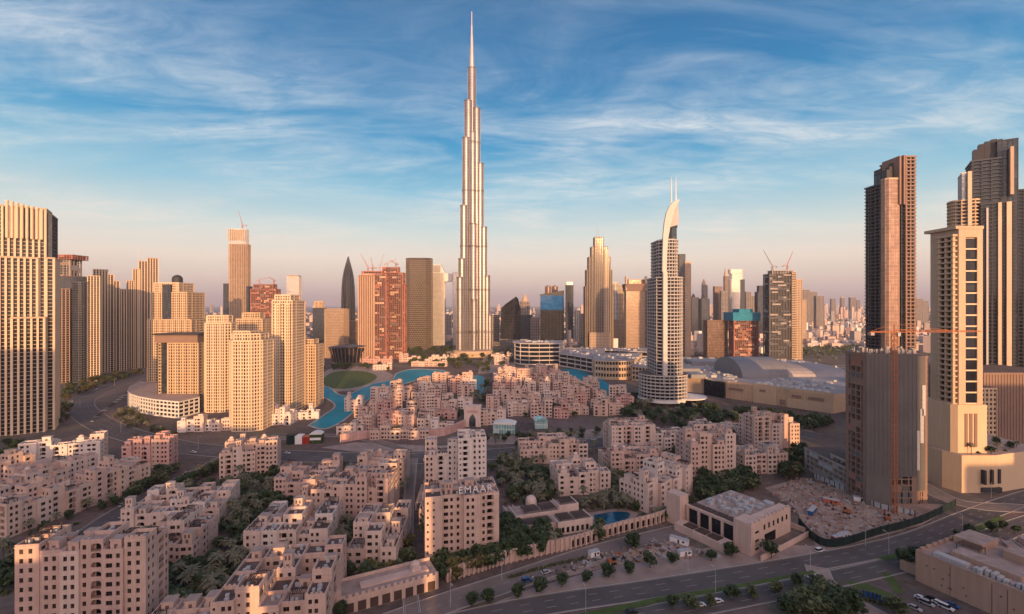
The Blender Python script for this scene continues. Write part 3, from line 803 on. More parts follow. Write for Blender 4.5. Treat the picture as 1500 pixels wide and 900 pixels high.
def bullet():
    D = 1500; ox = X(506.5, D)
    t = thing('pointed_tower', 'dark bullet shaped tower tapering to a needle point', 'skyscraper', (ox, D, 0))
    b = MB(); pr = [(500, 9.8), (470, 9.9), (440, 9.6), (420, 9.0), (408, 8.0), (398, 6.4), (389, 4.2), (381, 2.0), (375, .5)]
    r = [[(w/F*D*cos(2*pi*k/20), 22+w/F*D*sin(2*pi*k/20), Zt(y, D)) for k in range(20)] for y, w in [(527, 9.8)]+pr]
    b.loft(r); b.build('glazing', M['glass_dark'], t)
    f = MB()
    for k in range(20):
        a = 2*pi*k/20
        for i in range(len(pr)-1):
            (y0, w0), (y1, w1) = pr[i], pr[i+1]
            f.bar((w0/F*D*cos(a), 22+w0/F*D*sin(a), Zt(y0, D)), (w1/F*D*cos(a), 22+w1/F*D*sin(a), Zt(y1, D)), .55)
    f.build('ribs', M['midgrey'], t)
    part_spire(t, 'spire', 'spire', 0, 22, Zt(376, D), Zt(370, D), .8)
bullet()
tower('office_tower', 'slim shaded tower with small gold top beside the rounded brown block', 'skyscraper', 1150, [(458, 475, 452, 0, 30, 'rect', 'dark'), (460, 473, 442, 4, 18, 'oct', 'grid')], S_(plate=1, band='brown', pier='brown'))
tower('office_tower', 'rounded brown block behind the opera house', 'office building', 1080, [(474, 507, 453, 0, 44, 'oct', 'orange')], 'orange')
def opera():
    D = 977; ox = X(503, D)
    t = thing('opera_house', 'low dark glass opera hall with an oval overhanging roof', 'opera house', (ox, D, 0))
    r = 44
    b = MB(); b.loft([[(rr*cos(2*pi*k/32), 40+rr*.7*sin(2*pi*k/32), z) for k in range(32)] for rr, z in ((36, 0), (40, 16), (44, 30))]); b.build('glazing', M['glass_dark'], t)
    b = MB(); b.loft([[(rr*cos(2*pi*k/32), 40+rr*.7*sin(2*pi*k/32), z+.06*rr*cos(2*pi*k/32)) for k in range(32)] for rr, z in ((45, 31), (46, 33), (38, 35))]); b.build('roof', M['midgrey'], t)
    f = MB()
    for k in range(32):
        a = 2*pi*k/32; f.bar((36.3*cos(a), 40+25.5*sin(a), 0), (44.6*cos(a), 40+31.2*sin(a), 30), .4)
    f.build('ribs', M['brown'], t)
opera()
tower('unfinished_tower', 'broad rust red unfinished tower, front half of a pair, with open floors', 'skyscraper', 1000,
      [(525, 548, 404, 0, 34, 'rect', S_(plate=.8, pout=.5, bay=5.0, pw=1.5, po=1.0, inset=1.2, band='redconc', pier='tan', glass='brown')), (546, 566, 402, 3, 40, 'rect', 'shell'), (530, 560, 398, 6, 26, 'rect', 'shell')], 'shell')
tower('unfinished_tower', 'taller rust red unfinished tower, rear half of a pair, topped by cranes', 'skyscraper', 1060,
      [(556, 590, 400, 0, 44, 'rect', 'shell'), (560, 583, 392, 4, 34, 'rect', 'shell'), (586, 593, 418, 4, 38, 'rect', 'shell')], 'shell')
for px, yb, D, a, tl, j, w in ((536, 398, 1015, 180, 62, 34, 'leftmost dark luffing crane leaning left over the rust red pair'), (543, 398, 1015, 160, 78, 24, 'second crane from the left on the rust red pair'),
                            (554, 398, 1015, 20, 76, 30, 'crane with a steep jib between the rust red towers'), (565, 392, 1075, 20, 30, 24, 'small crane leaning right on the taller rust red tower'), (578, 392, 1075, 150, 25, 22, 'rightmost small crane on the rust red pair')):
    crane(X(px, D), D+15, Zt(yb, D), 9, j, radians(a), radians(tl), w, s=1.2)
def perforated():
    D = 1290; ox = X(612, D)
    t = thing('office_tower', 'dark rounded tower with a perforated lattice skin', 'skyscraper', (ox, D, 0))
    rx = X(631, D)-ox; poly = chamf(-rx, rx, 0, 46, 13)
    poly = [p for p in poly]
    b = MB(); b.prism(offset(poly, -.8), 0, Zt(381, D)); b.build('glazing', M['glass_dark'], t)
    s = MB(); top = Zt(379, D); nf = 46
    for k in range(nf):
        z0 = top*k/nf
        s.prism(offset(poly, .25), z0, z0+1.5)
    ne = len(poly)
    for i in range(ne):
        a, c = poly[i], poly[(i+1) % ne]; L = hypot(c[0]-a[0], c[1]-a[1]); nb = max(1, round(L/4.2)); u = ((c[0]-a[0])/L, (c[1]-a[1])/L)
        for k in range(nf):
            for j in range(nb):
                d = L*(j+(.25 if k % 2 else .75))/nb
                s.obox(a[0]+u[0]*d, a[1]+u[1]*d, top*k/nf+1.5, top*(k+1)/nf, 1.4, .9, atan2(u[1], u[0]))
    s.build('lattice_skin', M['bronze_panel'], t)
    b = MB(); b.prism(offset(poly, .5), top, top+2); b.build('roof', M['midgrey'], t)
perforated()
def twin():
    D = 1420; ox = X(656, D)
    t = thing('twin_tower', 'pale twin towers joined near the top by a glowing bridge', 'skyscraper', (ox, D, 0))
    st = ST['silver']; P = new_parts()
    facade_block(P, (ox, D, 0), rect(X(632, D)-ox, X(650, D)-ox, 0, 40), 0, Zt(400, D), st)
    facade_block(P, (ox, D, 0), rect(X(634, D)-ox, X(645, D)-ox, 4, 34), Zt(400, D), Zt(388, D), st)
    facade_block(P, (ox, D, 0), rect(X(663, D)-ox, X(681, D)-ox, 4, 44), 0, Zt(399, D), ST['bronze'])
    finish_parts(P, t, st)
    b = MB()
    pa = [(645, 388), (651, 400), (668, 401.5), (668, 411), (650, 413), (645, 413)]
    b.loft([[(X(p, D)-ox, 30, Zt(y, D)) for p, y in pa], [(X(p, D)-ox, 6, Zt(y, D)) for p, y in pa]]); b.build('sky_bridge', M['white'], t)
twin()
# ---- background, right of the supertall
def wedge():
    D = 1300; ox = X(748, D)
    t = thing('office_tower', 'dark faceted glass building with a slanting curved top', 'office building', (ox, D, 0))
    b = MB(); pa = [(733, 497), (762.5, 497), (762.5, 452), (759, 438), (756, 434.5), (748, 440), (740, 446), (734, 452)]
    b.loft([[(X(p, D)-ox, 46, Zt(y, D)) for p, y in reversed(pa)], [(X(p, D)-ox, 0 if k not in (2, 3) else 8, Zt(y, D)) for k, (p, y) in enumerate(reversed(pa))]]); b.build('glazing', M['glass_dark'], t)
    f = MB()
    for k in range(9):
        p = 735+k*3.2; f.box(X(p, D)-ox-.2, X(p, D)-ox+.2, -.4, .3, 0, Zt(452-min(k, 6)*1.8, D))
    for k in range(14): f.box(X(733.5, D)-ox, X(762, D)-ox, -.3, .2, k*7.0, k*7.0+.5)
    f.build('glazing_bars', M['darkgrey'], t)
wedge()
def ptop(px, y0, y1, w=2.0, m='tan'):
    def f(t, ox, D):
        b = MB(); r = w/F*D
        b.loft([[(X(px, D)-ox+r*q*cos(2*pi*k/8), 15+r*q*sin(2*pi*k/8), Zt(y, D)) for k in range(8)] for q, y in ((1, y0), (.75, y0*.6+y1*.4), (.08, y1))]); b.build('pinnacle', M[m], t)
    return f
tower('office_tower', 'small pointed pink tower behind the dark faceted building', 'skyscraper', 1600, [(762, 776, 442, 0, 30, 'oct', 'far'), (761, 779, 462, -4, 40, 'rect', 'dark')], 'far', ptop(769, 442, 430, 5))
def bluebox():
    D = 1300; ox = X(810, D)
    t = thing('office_tower', 'dark blue mirror glass office building with sky reflection in its tint', 'office building', (ox, D, 0))
    x0, x1 = X(792, D)-ox, X(826, D)-ox; zl, zr_, y1 = Zt(433, D), Zt(425.5, D), 36
    b = MB(); b.loft([[(x0, 0, 0), (x1, 0, 0), (x1, y1, 0), (x0, y1, 0)], [(x0, 0, zl), (x1, 0, zl), (x1, y1, zl), (x0, y1, zl)]]); b.build('glazing', M['glass_blue'], t)
    b = MB(); b.loft([[(x0-.3, -.3, zl+.01), (x1+.3, -.3, zl+.01), (x1+.3, y1, zl+.01), (x0-.3, y1, zl+.01)], [(x0-.3, -.3, zl+3), (x1+.3, -.3, zr_), (x1+.3, y1, zr_), (x0-.3, y1, zl+3)]]); b.build('slanted_roof', M['darkgrey'], t)
    f = MB()
    for k in range(24): f.box(x0-.1, x1+.1, -.2, .2, 4+k*6.2 if 4+k*6.2 < zl-38 else zl-38, 4.5+k*6.2 if 4+k*6.2 < zl-38 else zl-37.4-.001*k)
    for k in range(8): f.box(x0+(x1-x0)*k/7-.25, x0+(x1-x0)*k/7+.25, -.25, .2, 0, zl-38)
    lg = MB(); lg.box(x0+.3, x1-.3, -.12, .1, 0, zl-40); lg.build('lower_glazing', M['glass_dark'], t)
    f.build('glazing_bars', M['darkgrey'], t)
bluebox()
for px, w in ((803, 'left of two red drum topped towers behind the blue glass building'), (813, 'right of two red drum topped towers behind the blue glass building')):
    tower('office_tower', w, 'skyscraper', 1700, [(px-4.5, px+4.5, 420, 0, 22, 'round', 'bronze')], 'bronze', ptop(px, 420, 417.5, 3.5, 'brown'))
tower('office_tower', 'slim dark blue tower with a white cap beside the blue glass building', 'skyscraper', 1550, [(829, 840, 418, 0, 24, 'rect', 'dark'), (830, 839, 413.5, 2, 20, 'rect', 'silver')], 'dark')
def gothic(t, ox, D):
    for p in (876.2, 879.6): part_spire(t, 'spire', 'spire', X(p, D)-ox, 22, Zt(350, D), Zt(329, D), .9)
gst = S_(plate=.9, pout=.1, bay=5.0, pw=1.4, po=1.0, inset=.6, band='brown', pier='bronze_panel', glass='glass_slate')
tower('hotel_tower', 'stepped art deco hotel tower rising to twin spires', 'skyscraper', 1140,
      [(858, 898, 420, 0, 56, 'rect', gst), (860, 896.5, 396, -3, 50, 'rect', gst), (863, 894, 377, -6, 44, 'rect', gst), (867, 890, 362, -9, 40, 'rect', gst), (871.5, 884, 348, -12, 36, 'rect', gst), (864, 893, 488, -16, 20, 'rect', 'plain_tan'), (886, 891, 366, -10.5, 30, 'rect', 'fin')], gst, gothic)
tower('apartment_tower', 'pale grey tower with dark stripes between the art deco hotel and the orange block', 'skyscraper', 1350, [(897, 906, 414, 0, 34, 'rect', 'balc'), (906, 918, 418, 4, 34, 'rect', 'striped')], 'balc')
def oex(t, ox, D):
    for p in (917.5, 946.5): part_box(t, 'corner_post', 'tan', X(p-1.3, D)-ox, X(p+1.3, D)-ox, -2, 6, Zt(425, D), Zt(405, D))
    b = MB(); b.loft([[(X(916.5+e, D)-ox, -1-e2, Zt(y, D)), (X(949.5-e, D)-ox, -1-e2, Zt(y, D)), (X(949.5-e, D)-ox, 40, Zt(y, D)), (X(916.5+e, D)-ox, 40, Zt(y, D))] for y, e, e2 in ((427, 2.2, 0), (416, 0, 4))]); b.build('crown', M['brown'], t)
tower('hotel_tower', 'orange lit slab hotel with a flared crown and corner posts', 'hotel', 1150, [(917.5, 944, 424, 0, 40, 'rect', 'orange'), (944, 949, 426, 3, 38, 'rect', 'bronze'), (921, 946, 410, 10, 26, 'rect', 'orange')], 'orange', oex)
tower('office_tower', 'slab tower with orange right face just behind the crested hotel tower', 'skyscraper', 1000, [(995, 1004, 373, 2, 30, 'rect', 'dark'), (1003.5, 1012, 384, 0, 30, 'rect', 'orange')], 'orange')
FAR = [ # px0 px1 ytop D style shape label
 (948, 958, 424, 1500, 'dark', 'rect', 'dark narrow tower between the orange hotel and the crested tower', None),
 (1012, 1024, 436, 1700, 'dark', 'oct', 'dark round topped tower just right of the orange faced slab', ptop(1018, 436, 430, 3.4, 'darkgrey')),
 (1026, 1040, 438, 1700, 'dark', 'oct', 'dark shoulder tower in front of a thin pink tower', ptop(1033, 438, 431, 4, 'darkgrey')),
 (1029, 1037, 418, 2100, 'far', 'oct', 'thin pink tower with a rounded cap behind dark shoulder tower', ptop(1033, 418, 408, 3.6)),
 (1047, 1058, 420, 1900, 'bronze', 'rect', 'plain brown slab tower left of the pale pair', None),
 (1057, 1066, 427, 1850, 'far', 'rect', 'short pale pink tower leaning against the brown slab', None),
 (1061, 1068, 405, 2100, 'bronze', 'oct', 'slender tower with pointed tip behind the pale pink one', ptop(1065, 405, 391, 2.6)),
 (1085, 1091, 410, 1900, 'dark', 'rect', 'narrow dark tower right of the bright curved tower', ptop(1088, 410, 405, 2, 'darkgrey')),
 (1093, 1100, 428, 2000, 'far', 'rect', 'short pinkish tower left of the blue grey tower', None),
 (1099, 1108, 434, 2100, 'far', 'rect', 'low pale tower touching the short pinkish tower', None),
 (1176, 1186, 425, 2300, 'far', 'rect', 'distant grey slab right of the open concrete tower', None),
 (1185, 1197, 428, 2400, 'far', 'rect', 'second distant grey slab in the hazy block of slabs', None),
 (1196, 1207, 434, 2300, 'far', 'rect', 'lowest distant grey slab in the hazy block of slabs', None),
 (1171, 1181, 440, 1500, 'plain_tan', 'rect', 'pink mid rise slab touching the open concrete tower', None),
 (1218, 1224, 438, 4000, 'far', 'rect', 'hazy tower on horizon left of the horizon cluster', None),
 (1232, 1238, 437, 4200, 'far', 'oct', 'hazy tower with round cap on the right horizon', ptop(1235, 437, 433, 2)),
 (1246, 1254, 436, 4000, 'far', 'rect', 'hazy wide tower on horizon by the dark glass skyscraper', None),
 (1255, 1260, 440, 4500, 'far', 'rect', 'hazy low tower touching the dark glass skyscraper', None),
 (1342, 1352, 438, 2600, 'far', 'rect', 'hazy tower seen between the two big right hand skyscrapers', None),
 (1350, 1360, 441, 2900, 'far', 'rect', 'hazy lower tower beside the tan balcony tower', None),
 (842, 850, 455, 1600, 'balc', 'rect', 'small cream block left of the art deco hotel', None),
 (850, 858, 460, 1500, 'far', 'rect', 'low brown block touching the art deco hotel', None),
 (778, 790, 466, 1500, 'far', 'rect', 'low pink block left of blue mirror glass building', None),
 (722, 731, 462, 1400, 'far', 'rect', 'low pink block right of the supertall tower', None),
 (652, 661, 462, 1800, 'far', 'rect', 'low pink block seen under the sky bridge', None),
 (900, 916, 470, 1250, 'plain_tan', 'rect', 'low tan block at the foot of the striped pale tower', None),
 (950, 958, 455, 1250, 'far', 'rect', 'low block right of the orange hotel', None),
 (509, 524, 470, 1250, 'bronze', 'rect', 'low brown slab between bullet tower and rust red tower', None),
 (487, 497, 462, 1700, 'far', 'rect', 'low hazy block left of the bullet tower', None),
 (1125, 1130, 450, 1500, 'far', 'rect', 'low slab left of the open concrete tower', None),
]
for a, b_, yt, D, s, shp, lab, ex in FAR:
    tower('office_tower', lab, 'skyscraper', D, [(a, b_, yt, 0, min(45, (b_-a)/F*D), shp, s)], s, ex)
tower('office_tower', 'blue grey tower with stepped top left of the open concrete tower', 'skyscraper', 1750, [(1110, 1125, 428, 0, 40, 'rect', 'dark'), (1112, 1123, 419, 5, 30, 'rect', 'dark')], 'dark')
tower('office_tower', 'bright curved glass tower flaring toward its top', 'skyscraper', 1900, [(1070, 1086, 410, 0, 40, 'oct', 'silver'), (1071, 1089, 400, 2, 34, 'oct', 'silver'), (1069, 1089, 395, 0, 36, 'oct', 'silver', 401)], 'silver')
def y10(t, ox, D):
    b = MB(); b.box(X(1073, D)-ox, X(1113, D)-ox, -2.5, 46, Zt(470, D), Zt(458, D)); b.box(X(1084, D)-ox, X(1104, D)-ox, 4, 36, Zt(459, D), Zt(453, D)); b.build('safety_net', M['bluenet'], t)
tower('unfinished_block', 'unfinished block with bright blue safety nets round its top', 'building', 1050, [(1075, 1111, 462, 0, 44, 'rect', 'shell')], S_(plate=.7, pout=.4, inset=2, band='conc', pier='conc', glass='brown'), y10)
tower('office_block', 'wide grey brown office block left of the blue netted building', 'office building', 1080, [(1036, 1066, 470, 0, 40, 'rect', 'bronze')], 'bronze')
tower('unfinished_tower', 'open concrete tower with sunlit right edge and two luffing cranes', 'skyscraper', 1000,
      [(1127, 1160, 402, 0, 44, 'rect', S_(plate=.6, pout=.5, bay=6, pw=.9, po=.3, inset=1.6, band='net', pier='midgrey', glass='darkgrey', patch=('net', 'midgrey', 'conc'))), (1160, 1166, 399, -2, 46, 'rect', 'striped'), (1166, 1175, 410, 1, 44, 'rect', 'plain_tan'), (1131, 1163, 397, 6, 30, 'rect', 'rawc')], 'rawc')
crane(X(1137, 1010), 1025, Zt(397, 1010), 10, 40, radians(180), radians(62), 'luffing crane leaning left on the open concrete tower', s=1.2, m='steel_dark')
crane(X(1159, 1010), 1025, Zt(397, 1010), 12, 34, radians(0), radians(68), 'luffing crane leaning right on the open concrete tower', s=1.2)

# ---- right edge
def zex(t, ox, D):
    b = MB()
    for k, (p, y) in enumerate(((1306, 247), (1311, 242), (1317, 236), (1322, 232))):
        b.box(X(p-2.2, D)-ox, X(p+2.2, D)-ox, 4+k, 9+k, Zt(262, D), Zt(y, D))
    b.build('crown_blades', M['darkgrey'], t)
    b = MB(); b.box(X(1316, D)-ox, X(1318.5, D)-ox, -1.5, 20, Zt(300, D), Zt(229, D)); b.box(X(1322, D)-ox, X(1324.5, D)-ox, -1.5, 20, Zt(300, D), Zt(228, D)); b.build('crown_fins', M['brown'], t)
zdark = S_(plate=.8, pout=1.5, bay=6.5, pw=1.6, po=.7, inset=.9, band='midgrey', pier='darkgrey', glass='glass_dark', fh=3.5)
zred = S_(plate=1.1, pout=1.0, bay=5.0, pw=1.2, po=.5, inset=.8, band='brown', pier='brown', glass='glass', fh=3.5)
zgl = S_(plate=.30, pout=.05, bay=3, pw=.2, po=.1, inset=.1, band='tan', pier='tan', glass='rosyglass', fh=3.5)
tower('apartment_tower', 'tall dark tower with balcony stacks and a smooth rosy glass centre', 'skyscraper', 450,
      [(1297, 1306, 268, 8, 24, 'rect', zdark), (1299, 1320, 262, 0, 9, 'oct', zgl), (1320, 1328, 248, 2, 26, 'rect', 'dark'), (1327, 1340, 230, 0, 30, 'rect', zred), (1306, 1328, 243, 9, 22, 'rect', 'dark'), (1301, 1310, 250, 12, 18, 'rect', 'dark')], zdark, zex)
def z2ex(t, ox, D):
    ztop = Zt(336, D)
    # sunlit right face with its tall column of big windows
    x0, x1 = X(1402, D)-ox, X(1437, D)-ox
    b = MB(); b.box(x0, X(1412, D)-ox, -1.2, 20, Zt(592, D), ztop); b.box(X(1429, D)-ox, x1, -1.2, 20, Zt(592, D), ztop)
    b.box(X(1412, D)-ox-.01, X(1429, D)-ox+.01, -1.15, 20, Zt(348, D), ztop-.02); b.build('frame_wall', M['tan'], t)
    gl = MB()
    n = 15
    for k in range(n):
        za = Zt(592, D)+(Zt(350, D)-Zt(592, D))*k/n; zb = Zt(592, D)+(Zt(350, D)-Zt(592, D))*(k+1)/n
        w = MB(); xa, xb = X(1412.3, D)-ox, X(1428.7, D)-ox
        w.quad((xa, -.35, za+.9), (xb, -.35, za+.9), (xb, -.35, zb), (xa, -.35, zb)); o = w.build('window', M['glass_dark'], t)
        gl.box(xa, xb, -1.0, .3, za, za+.9)
    gl.build('sill_bands', M['creamlight'], t)  # sill bands below the big windows
    b = MB(); b.box(X(1397, D)-ox, X(1438, D)-ox, -1.5, 22.5, ztop-.01, ztop+2); b.build('parapet', M['tan'], t)
    # shaft base and podium
    b = MB()
    b.prism([(X(1392, D)-ox, 0), (X(1397, D)-ox, -3), (x1+1.0, -3), (x1+1.0, 24), (X(1392, D)-ox, 24)], 24, Zt(592, D)); b.build('base_shaft', M['cream'], t)
    b = MB()
    for a, c in ((1413, 1417), (1420, 1424), (1427, 1431)  ):
        b.box(X(a, D-3)-ox, X(c, D-3)-ox, -3.4, -2.9, 28, Zt(606, D-3))
    b.build('base_slot', M['brown'], t)
    b = MB(); b.prism([(X(1384, D)-ox, 2), (X(1392, D)-ox, -8), (X(1440, D)-ox, -8), (X(1520, D)-ox+10, 6), (X(1520, D)-ox+10, 60), (X(1384, D)-ox, 60)], 0, 24, 0, 1); b.build('podium', [M['cream'], M['roof_light']], t)
    b = MB()
    for a in (1428, 1441, 1454):
        b.box(X(a, D-4)-ox, X(a+3, D-4)-ox, -9.4+(a-1440)*.09, -6.0+(a-1440)*.09, 6, 15)
    b.box(X(1428, D-4)-ox, X(1457, D-4)-ox, -8.9, -4.5, .5, 3.6)
    b.build('podium_opening', M['darkgrey'], t)
st2 = S_(plate=1.0, pout=1.6, bay=5.0, pw=1.3, po=.5, inset=.9, band='tan', pier='cream', glass='glass_dark', fh=3.6)
tower('apartment_tower', 'tan balcony tower with a sunlit right face and one tall window column', 'skyscraper', 313,
      [(1396, 1403, 346, 1.2, 10, 'rect', st2, 592), (1397, 1403, 352, 11.5, 10.5, 'rect', st2, 592), (1403, 1437, 338, 0, 19, 'rect', S_(plate=.5, pout=-.2, bay=40, pw=.2, po=-.05, inset=.3, band='tan', pier='tan', glass='tan'), 592)], st2, z2ex)
def z3ex(t, ox, D):
    kx = 1.0/(cos(radians(-36))-(ox/D)*sin(radians(-36)))
    def lx(p): return (X(p, D)-ox)*kx
    for k, (p, w, y0, y1, m) in enumerate(((1461, 5, 560, 300, 'creamlight'), (1473, 7, 560, 300, 'creamlight'), (1417, 6, 330, 250, 'creamlight'), (1478, 5, 290, 222, 'tan'), (1444, 3, 560, 306, 'offwhite'))):
        part_box(t, 'facade_fin', m, lx(p), lx(p+w), -2.5-k*.1, 4, Zt(y0, D), Zt(y1, D))
    for p, y in ((1428, 216), (1436, 209), (1445, 206), (1454, 204), (1463, 205), (1472, 207)):
        part_box(t, 'crown_block', 'darkgrey', lx(p), lx(p+8.6), 6+.05*p-70, 16, Zt(240, D), Zt(y, D))
tower('apartment_tower', 'tallest right hand tower, dark with pale vertical fins and stepped shoulders', 'skyscraper', 480,
      [(1386, 1408, 292, 4, 26, 'round', S_(plate=1.2, pout=1.0, bay=8, pw=.6, po=.4, band='cream', pier='cream', glass='glass')), (1400, 1437, 292, 0, 28, 'oct', S_(plate=1.2, pout=.8, bay=6, pw=.7, po=.4, band='cream', pier='cream', glass='glass')), (1402, 1432, 252, 6, 24, 'rect', 'silver'), (1421, 1463, 236, 3, 32, 'rect', 'balcdark'), (1455, 1484, 212, 5, 32, 'rect', 'dark'), (1438, 1484, 300, 0, 30, 'rect', 'balcdark')], 'dark', z3ex, rz=radians(-36))
tower('apartment_tower', 'brown banded tower cut off by the right edge of the view', 'skyscraper', 470, [(1486, 1540, 277, 0, 30, 'rect', 'balcdark')], 'balcdark', rz=radians(-42))
tower('car_park_block', 'dark brown windowless block at right behind the tan podium', 'building', 380,
      [(1441, 1560, 548, 0, 50, 'rect', S_(plate=.4, pout=.0, bay=2.4, pw=.5, po=.15, inset=.2, band='brown', pier='brown', glass='brown'))], 'dark')
tower('apartment_block', 'rosy low block attached left of the dark brown windowless block', 'building', 372, [(1437, 1460, 570, 0, 30, 'rect', 'plain_tan')], S_(plate=1.2, band='tan', pier='tan'))
# netted construction building, car park beside it and its crane
def z6ex(t, ox, D):
    b = MB(); b.box(X(1268, D)-ox, X(1342, D)-ox, -.6, -.2, 17, Zt(519, D)); b.box(X(1342, D)-ox-.02, X(1358, D)-ox, 1.2, 1.6, 8, Zt(522, D)); b.box(X(1268, D)-ox, X(1306, D)-ox, -.55, -.15, 0, 17.01); b.build('debris_net', M['net'], t)
    b = MB()
    for k in range(18):
        z = 20+k*4.1
        b.box(X(1267.8, D)-ox, X(1342.2, D)-ox, -.68, -.58, z, z+.12)
    for k in range(13): b.box(X(1268+k*6.1, D)-ox, X(1268+k*6.1, D)-ox+.1, -.72, -.6, 18, Zt(519, D)-.1)
    b.build('scaffold_ties', M['net'], t)
    b = MB()
    for p, y0, y1 in ((1344, 690, 632), (1350, 650, 600), (1353, 610, 565)):
        b.box(X(p, D)-ox, X(p+5, D)-ox, .9, 1.5, Zt(y0, D), Zt(y1, D))
    b.build('white_panel', M['unit'], t)
    b = MB(); q = random.Random(3)
    for k in range(46):
        x = X(q.uniform(1268, 1350), D)-ox; y = q.uniform(0, 15); h = q.uniform(1, 3.4)
        b.box(x, x+q.uniform(.3, 2.5), y, y+q.uniform(.3, 2.5), Zt(519, D)-.05, Zt(519, D)+h)
    b.build('roof_formwork', M['conc'], t)
zopen = S_(plate=.6, pout=.5, bay=4.2, pw=.8, po=.3, inset=2.4, band='brown', pier='brown', glass='darkgrey', fh=3.7, patch=('redconc', 'net', 'brown'))
tower('unfinished_building', 'grey netted high rise under construction with an open floored left wing', 'building', 287,
      [(1269, 1341, 521, .4, 17, 'rect', zopen), (1341, 1357, 524, 2, 15, 'rect', zopen)], zopen, z6ex)
def deck_block():
    x0, y0 = 216, 306
    t = thing('car_park_block', 'unfinished low car park with open decks at the foot of the netted high rise', 'building', (x0, y0, 0))
    st = S_(plate=.7, pout=.5, bay=5.0, pw=.8, po=.3, inset=2.2, band='conc', pier='conc', glass='brown', fh=3.6, patch=('conc', 'unit', 'net'))
    P = new_parts(); facade_block(P, (x0, y0, 0), rect(0, 26, 0, 46), 0, 14.4, st); facade_block(P, (x0, y0, 0), rect(2, 26, 0.1, 20), 14.5, 18, st); finish_parts(P, t, st)
deck_block()
crane(X(1310, 276), 276, 0, Zt(487, 276), 56, radians(6), 0.0, 'orange hammerhead crane standing in front of the netted high rise', None, 'crane_orange', s=1.0, r=.95)

# ---- shopping mall
def mall():
    t = thing('shopping_mall', 'sprawling tan shopping mall with a big grey barrel roof', 'shopping mall', (300, 600, 0))
    ox, oy = 300, 600
    def loc(pts): return [(x-ox, y-oy) for x, y in pts]
    b = MB()
    main = loc([(275, 618), (355, 528), (420, 560), (520, 700), (520, 860), (240, 900), (225, 700), (241, 661), (268, 640)])
    b.prism(main, 0, 21, 0, 1); b.build('wall', [M['tan'], M['mallroof']], t)
    b = MB()
    p0, p1 = (275-ox, 618-oy), (355-ox, 528-oy); L = hypot(p1[0]-p0[0], p1[1]-p0[1]); u = ((p1[0]-p0[0])/L, (p1[1]-p0[1])/L); ang = atan2(u[1], u[0])
    for k in range(34):
        d = L*(k+.5)/34
        b.obox(p0[0]+u[0]*d+u[1]*.4, p0[1]+u[1]*d-u[0]*.4, 0, 19, .9, .8, ang)
    for d0, d1, z0, z1, o in ((0, L, 19, 22.5, .6), (L*.30, L*.52, 0, 23.5, 1.6), (L*.62, L, 0, 11, 1.2)):
        m_ = (d0+d1)/2
        b.obox(p0[0]+u[0]*m_+u[1]*o/2, p0[1]+u[1]*m_-u[0]*o/2, z0, z1, d1-d0, o, ang)
    b.build('facade_piers', M['tan'], t)
    b = MB()
    for d0, d1, z0, z1 in ((L*.36, L*.42, 14, 17), (L*.55, L*.60, 2, 8), (L*.66, L*.74, 12.5, 15.5), (L*.80, L*.93, 12.5, 15.5), (L*.05, L*.2, 12, 14.5)):
        m_ = (d0+d1)/2; b.obox(p0[0]+u[0]*m_+u[1]*1.75, p0[1]+u[1]*m_-u[0]*1.75, z0, z1, d1-d0, .25, ang)
    b.build('shop_sign', M['brown'], t)
    # barrel roof, axis left-right
    b = MB(); x0, x1 = X(1085, 650)-ox, X(1152, 650)-ox; yc, rr, hh = 690-oy, 46, 24
    prof = [(yc-rr*cos(pi*k/18), 20.9+hh*sin(pi*k/18)) for k in range(19)]
    b.loft([[(x0, y, z) for y, z in prof], [(x1, y, z) for y, z in prof]]); b.build('barrel_roof', M['grey'], t, smooth=False)
    f = MB()
    for k in range(13):
        x = x0+(x1-x0)*k/12
        for (ya, za), (yb, zb) in zip(prof, prof[1:]): f.bar((x, ya, za+.05), (x, yb, zb+.05), .14)
    f.build('roof_ribs', M['grey'], t)
    b = MB(); prof2 = [(710-oy-52*cos(pi*k/12), 20.9+16*sin(pi*k/12)) for k in range(13)]
    xa, xb = x1+.1, X(1236, 650)-ox+12
    b.loft([[(xa, y, z) for y, z in prof2], [(xb, y, 20.9+(z-20.9)*.7) for y, z in prof2]])
    b.build('shell_roof', M['mallroof'], t)
    b = MB()
    for k in range(11):
        d = L*.32+L*.66*k/11
        b.dome(p0[0]+u[0]*d-u[1]*9, p0[1]+u[1]*d+u[0]*9, 21, 4.2, 3.4, 10)
    b.build('skylight_dome', M['unit'], t)
    q = random.Random(5)
    b = MB()
    def inside(x, y): 
        c = False; n = len(main); j = n-1
        for i in range(n):
            (xi, yi), (xj, yj) = main[i], main[j]
            if (yi > y) != (yj > y) and x < (xj-xi)*(y-yi)/(yj-yi)+xi: c = not c
            j = i
        return c
    k = 0
    while k < 260:
        x, y = q.uniform(-75, 220), q.uniform(-70, 300)
        if not inside(x, y) or (x0-6 < x < xb+4 and yc-rr-6 < y < yc+rr+6): continue
        k += 1; w, h = q.uniform(2, 9), q.uniform(2, 9)
        b.obox(x, y, 20.9, 21+q.uniform(.6, 3.5)+.001*k, w, h, q.choice((0, ang)), 0)
    b.build('roof_plant', M['unit'], t)
    b = MB()
    for x, y, w, d, h in ((-45, 120, 34, 60, 7), (20, 190, 60, 40, 8), (110, 170, 70, 40, 6), (150, 110, 50, 40, 5), (-48, 60, 20, 30, 5)):
        b.obox(x, y, 20.8, 21+h, w, d, 0, 0)
    b.build('roof_block', M['grey'], t)
    b = MB(); b.prism(loc([(262, 646.5), (276, 616.5), (272, 612), (258, 642)]), 0, 20.4); b.build('glazing', M['glass_dark'], t)
mall()
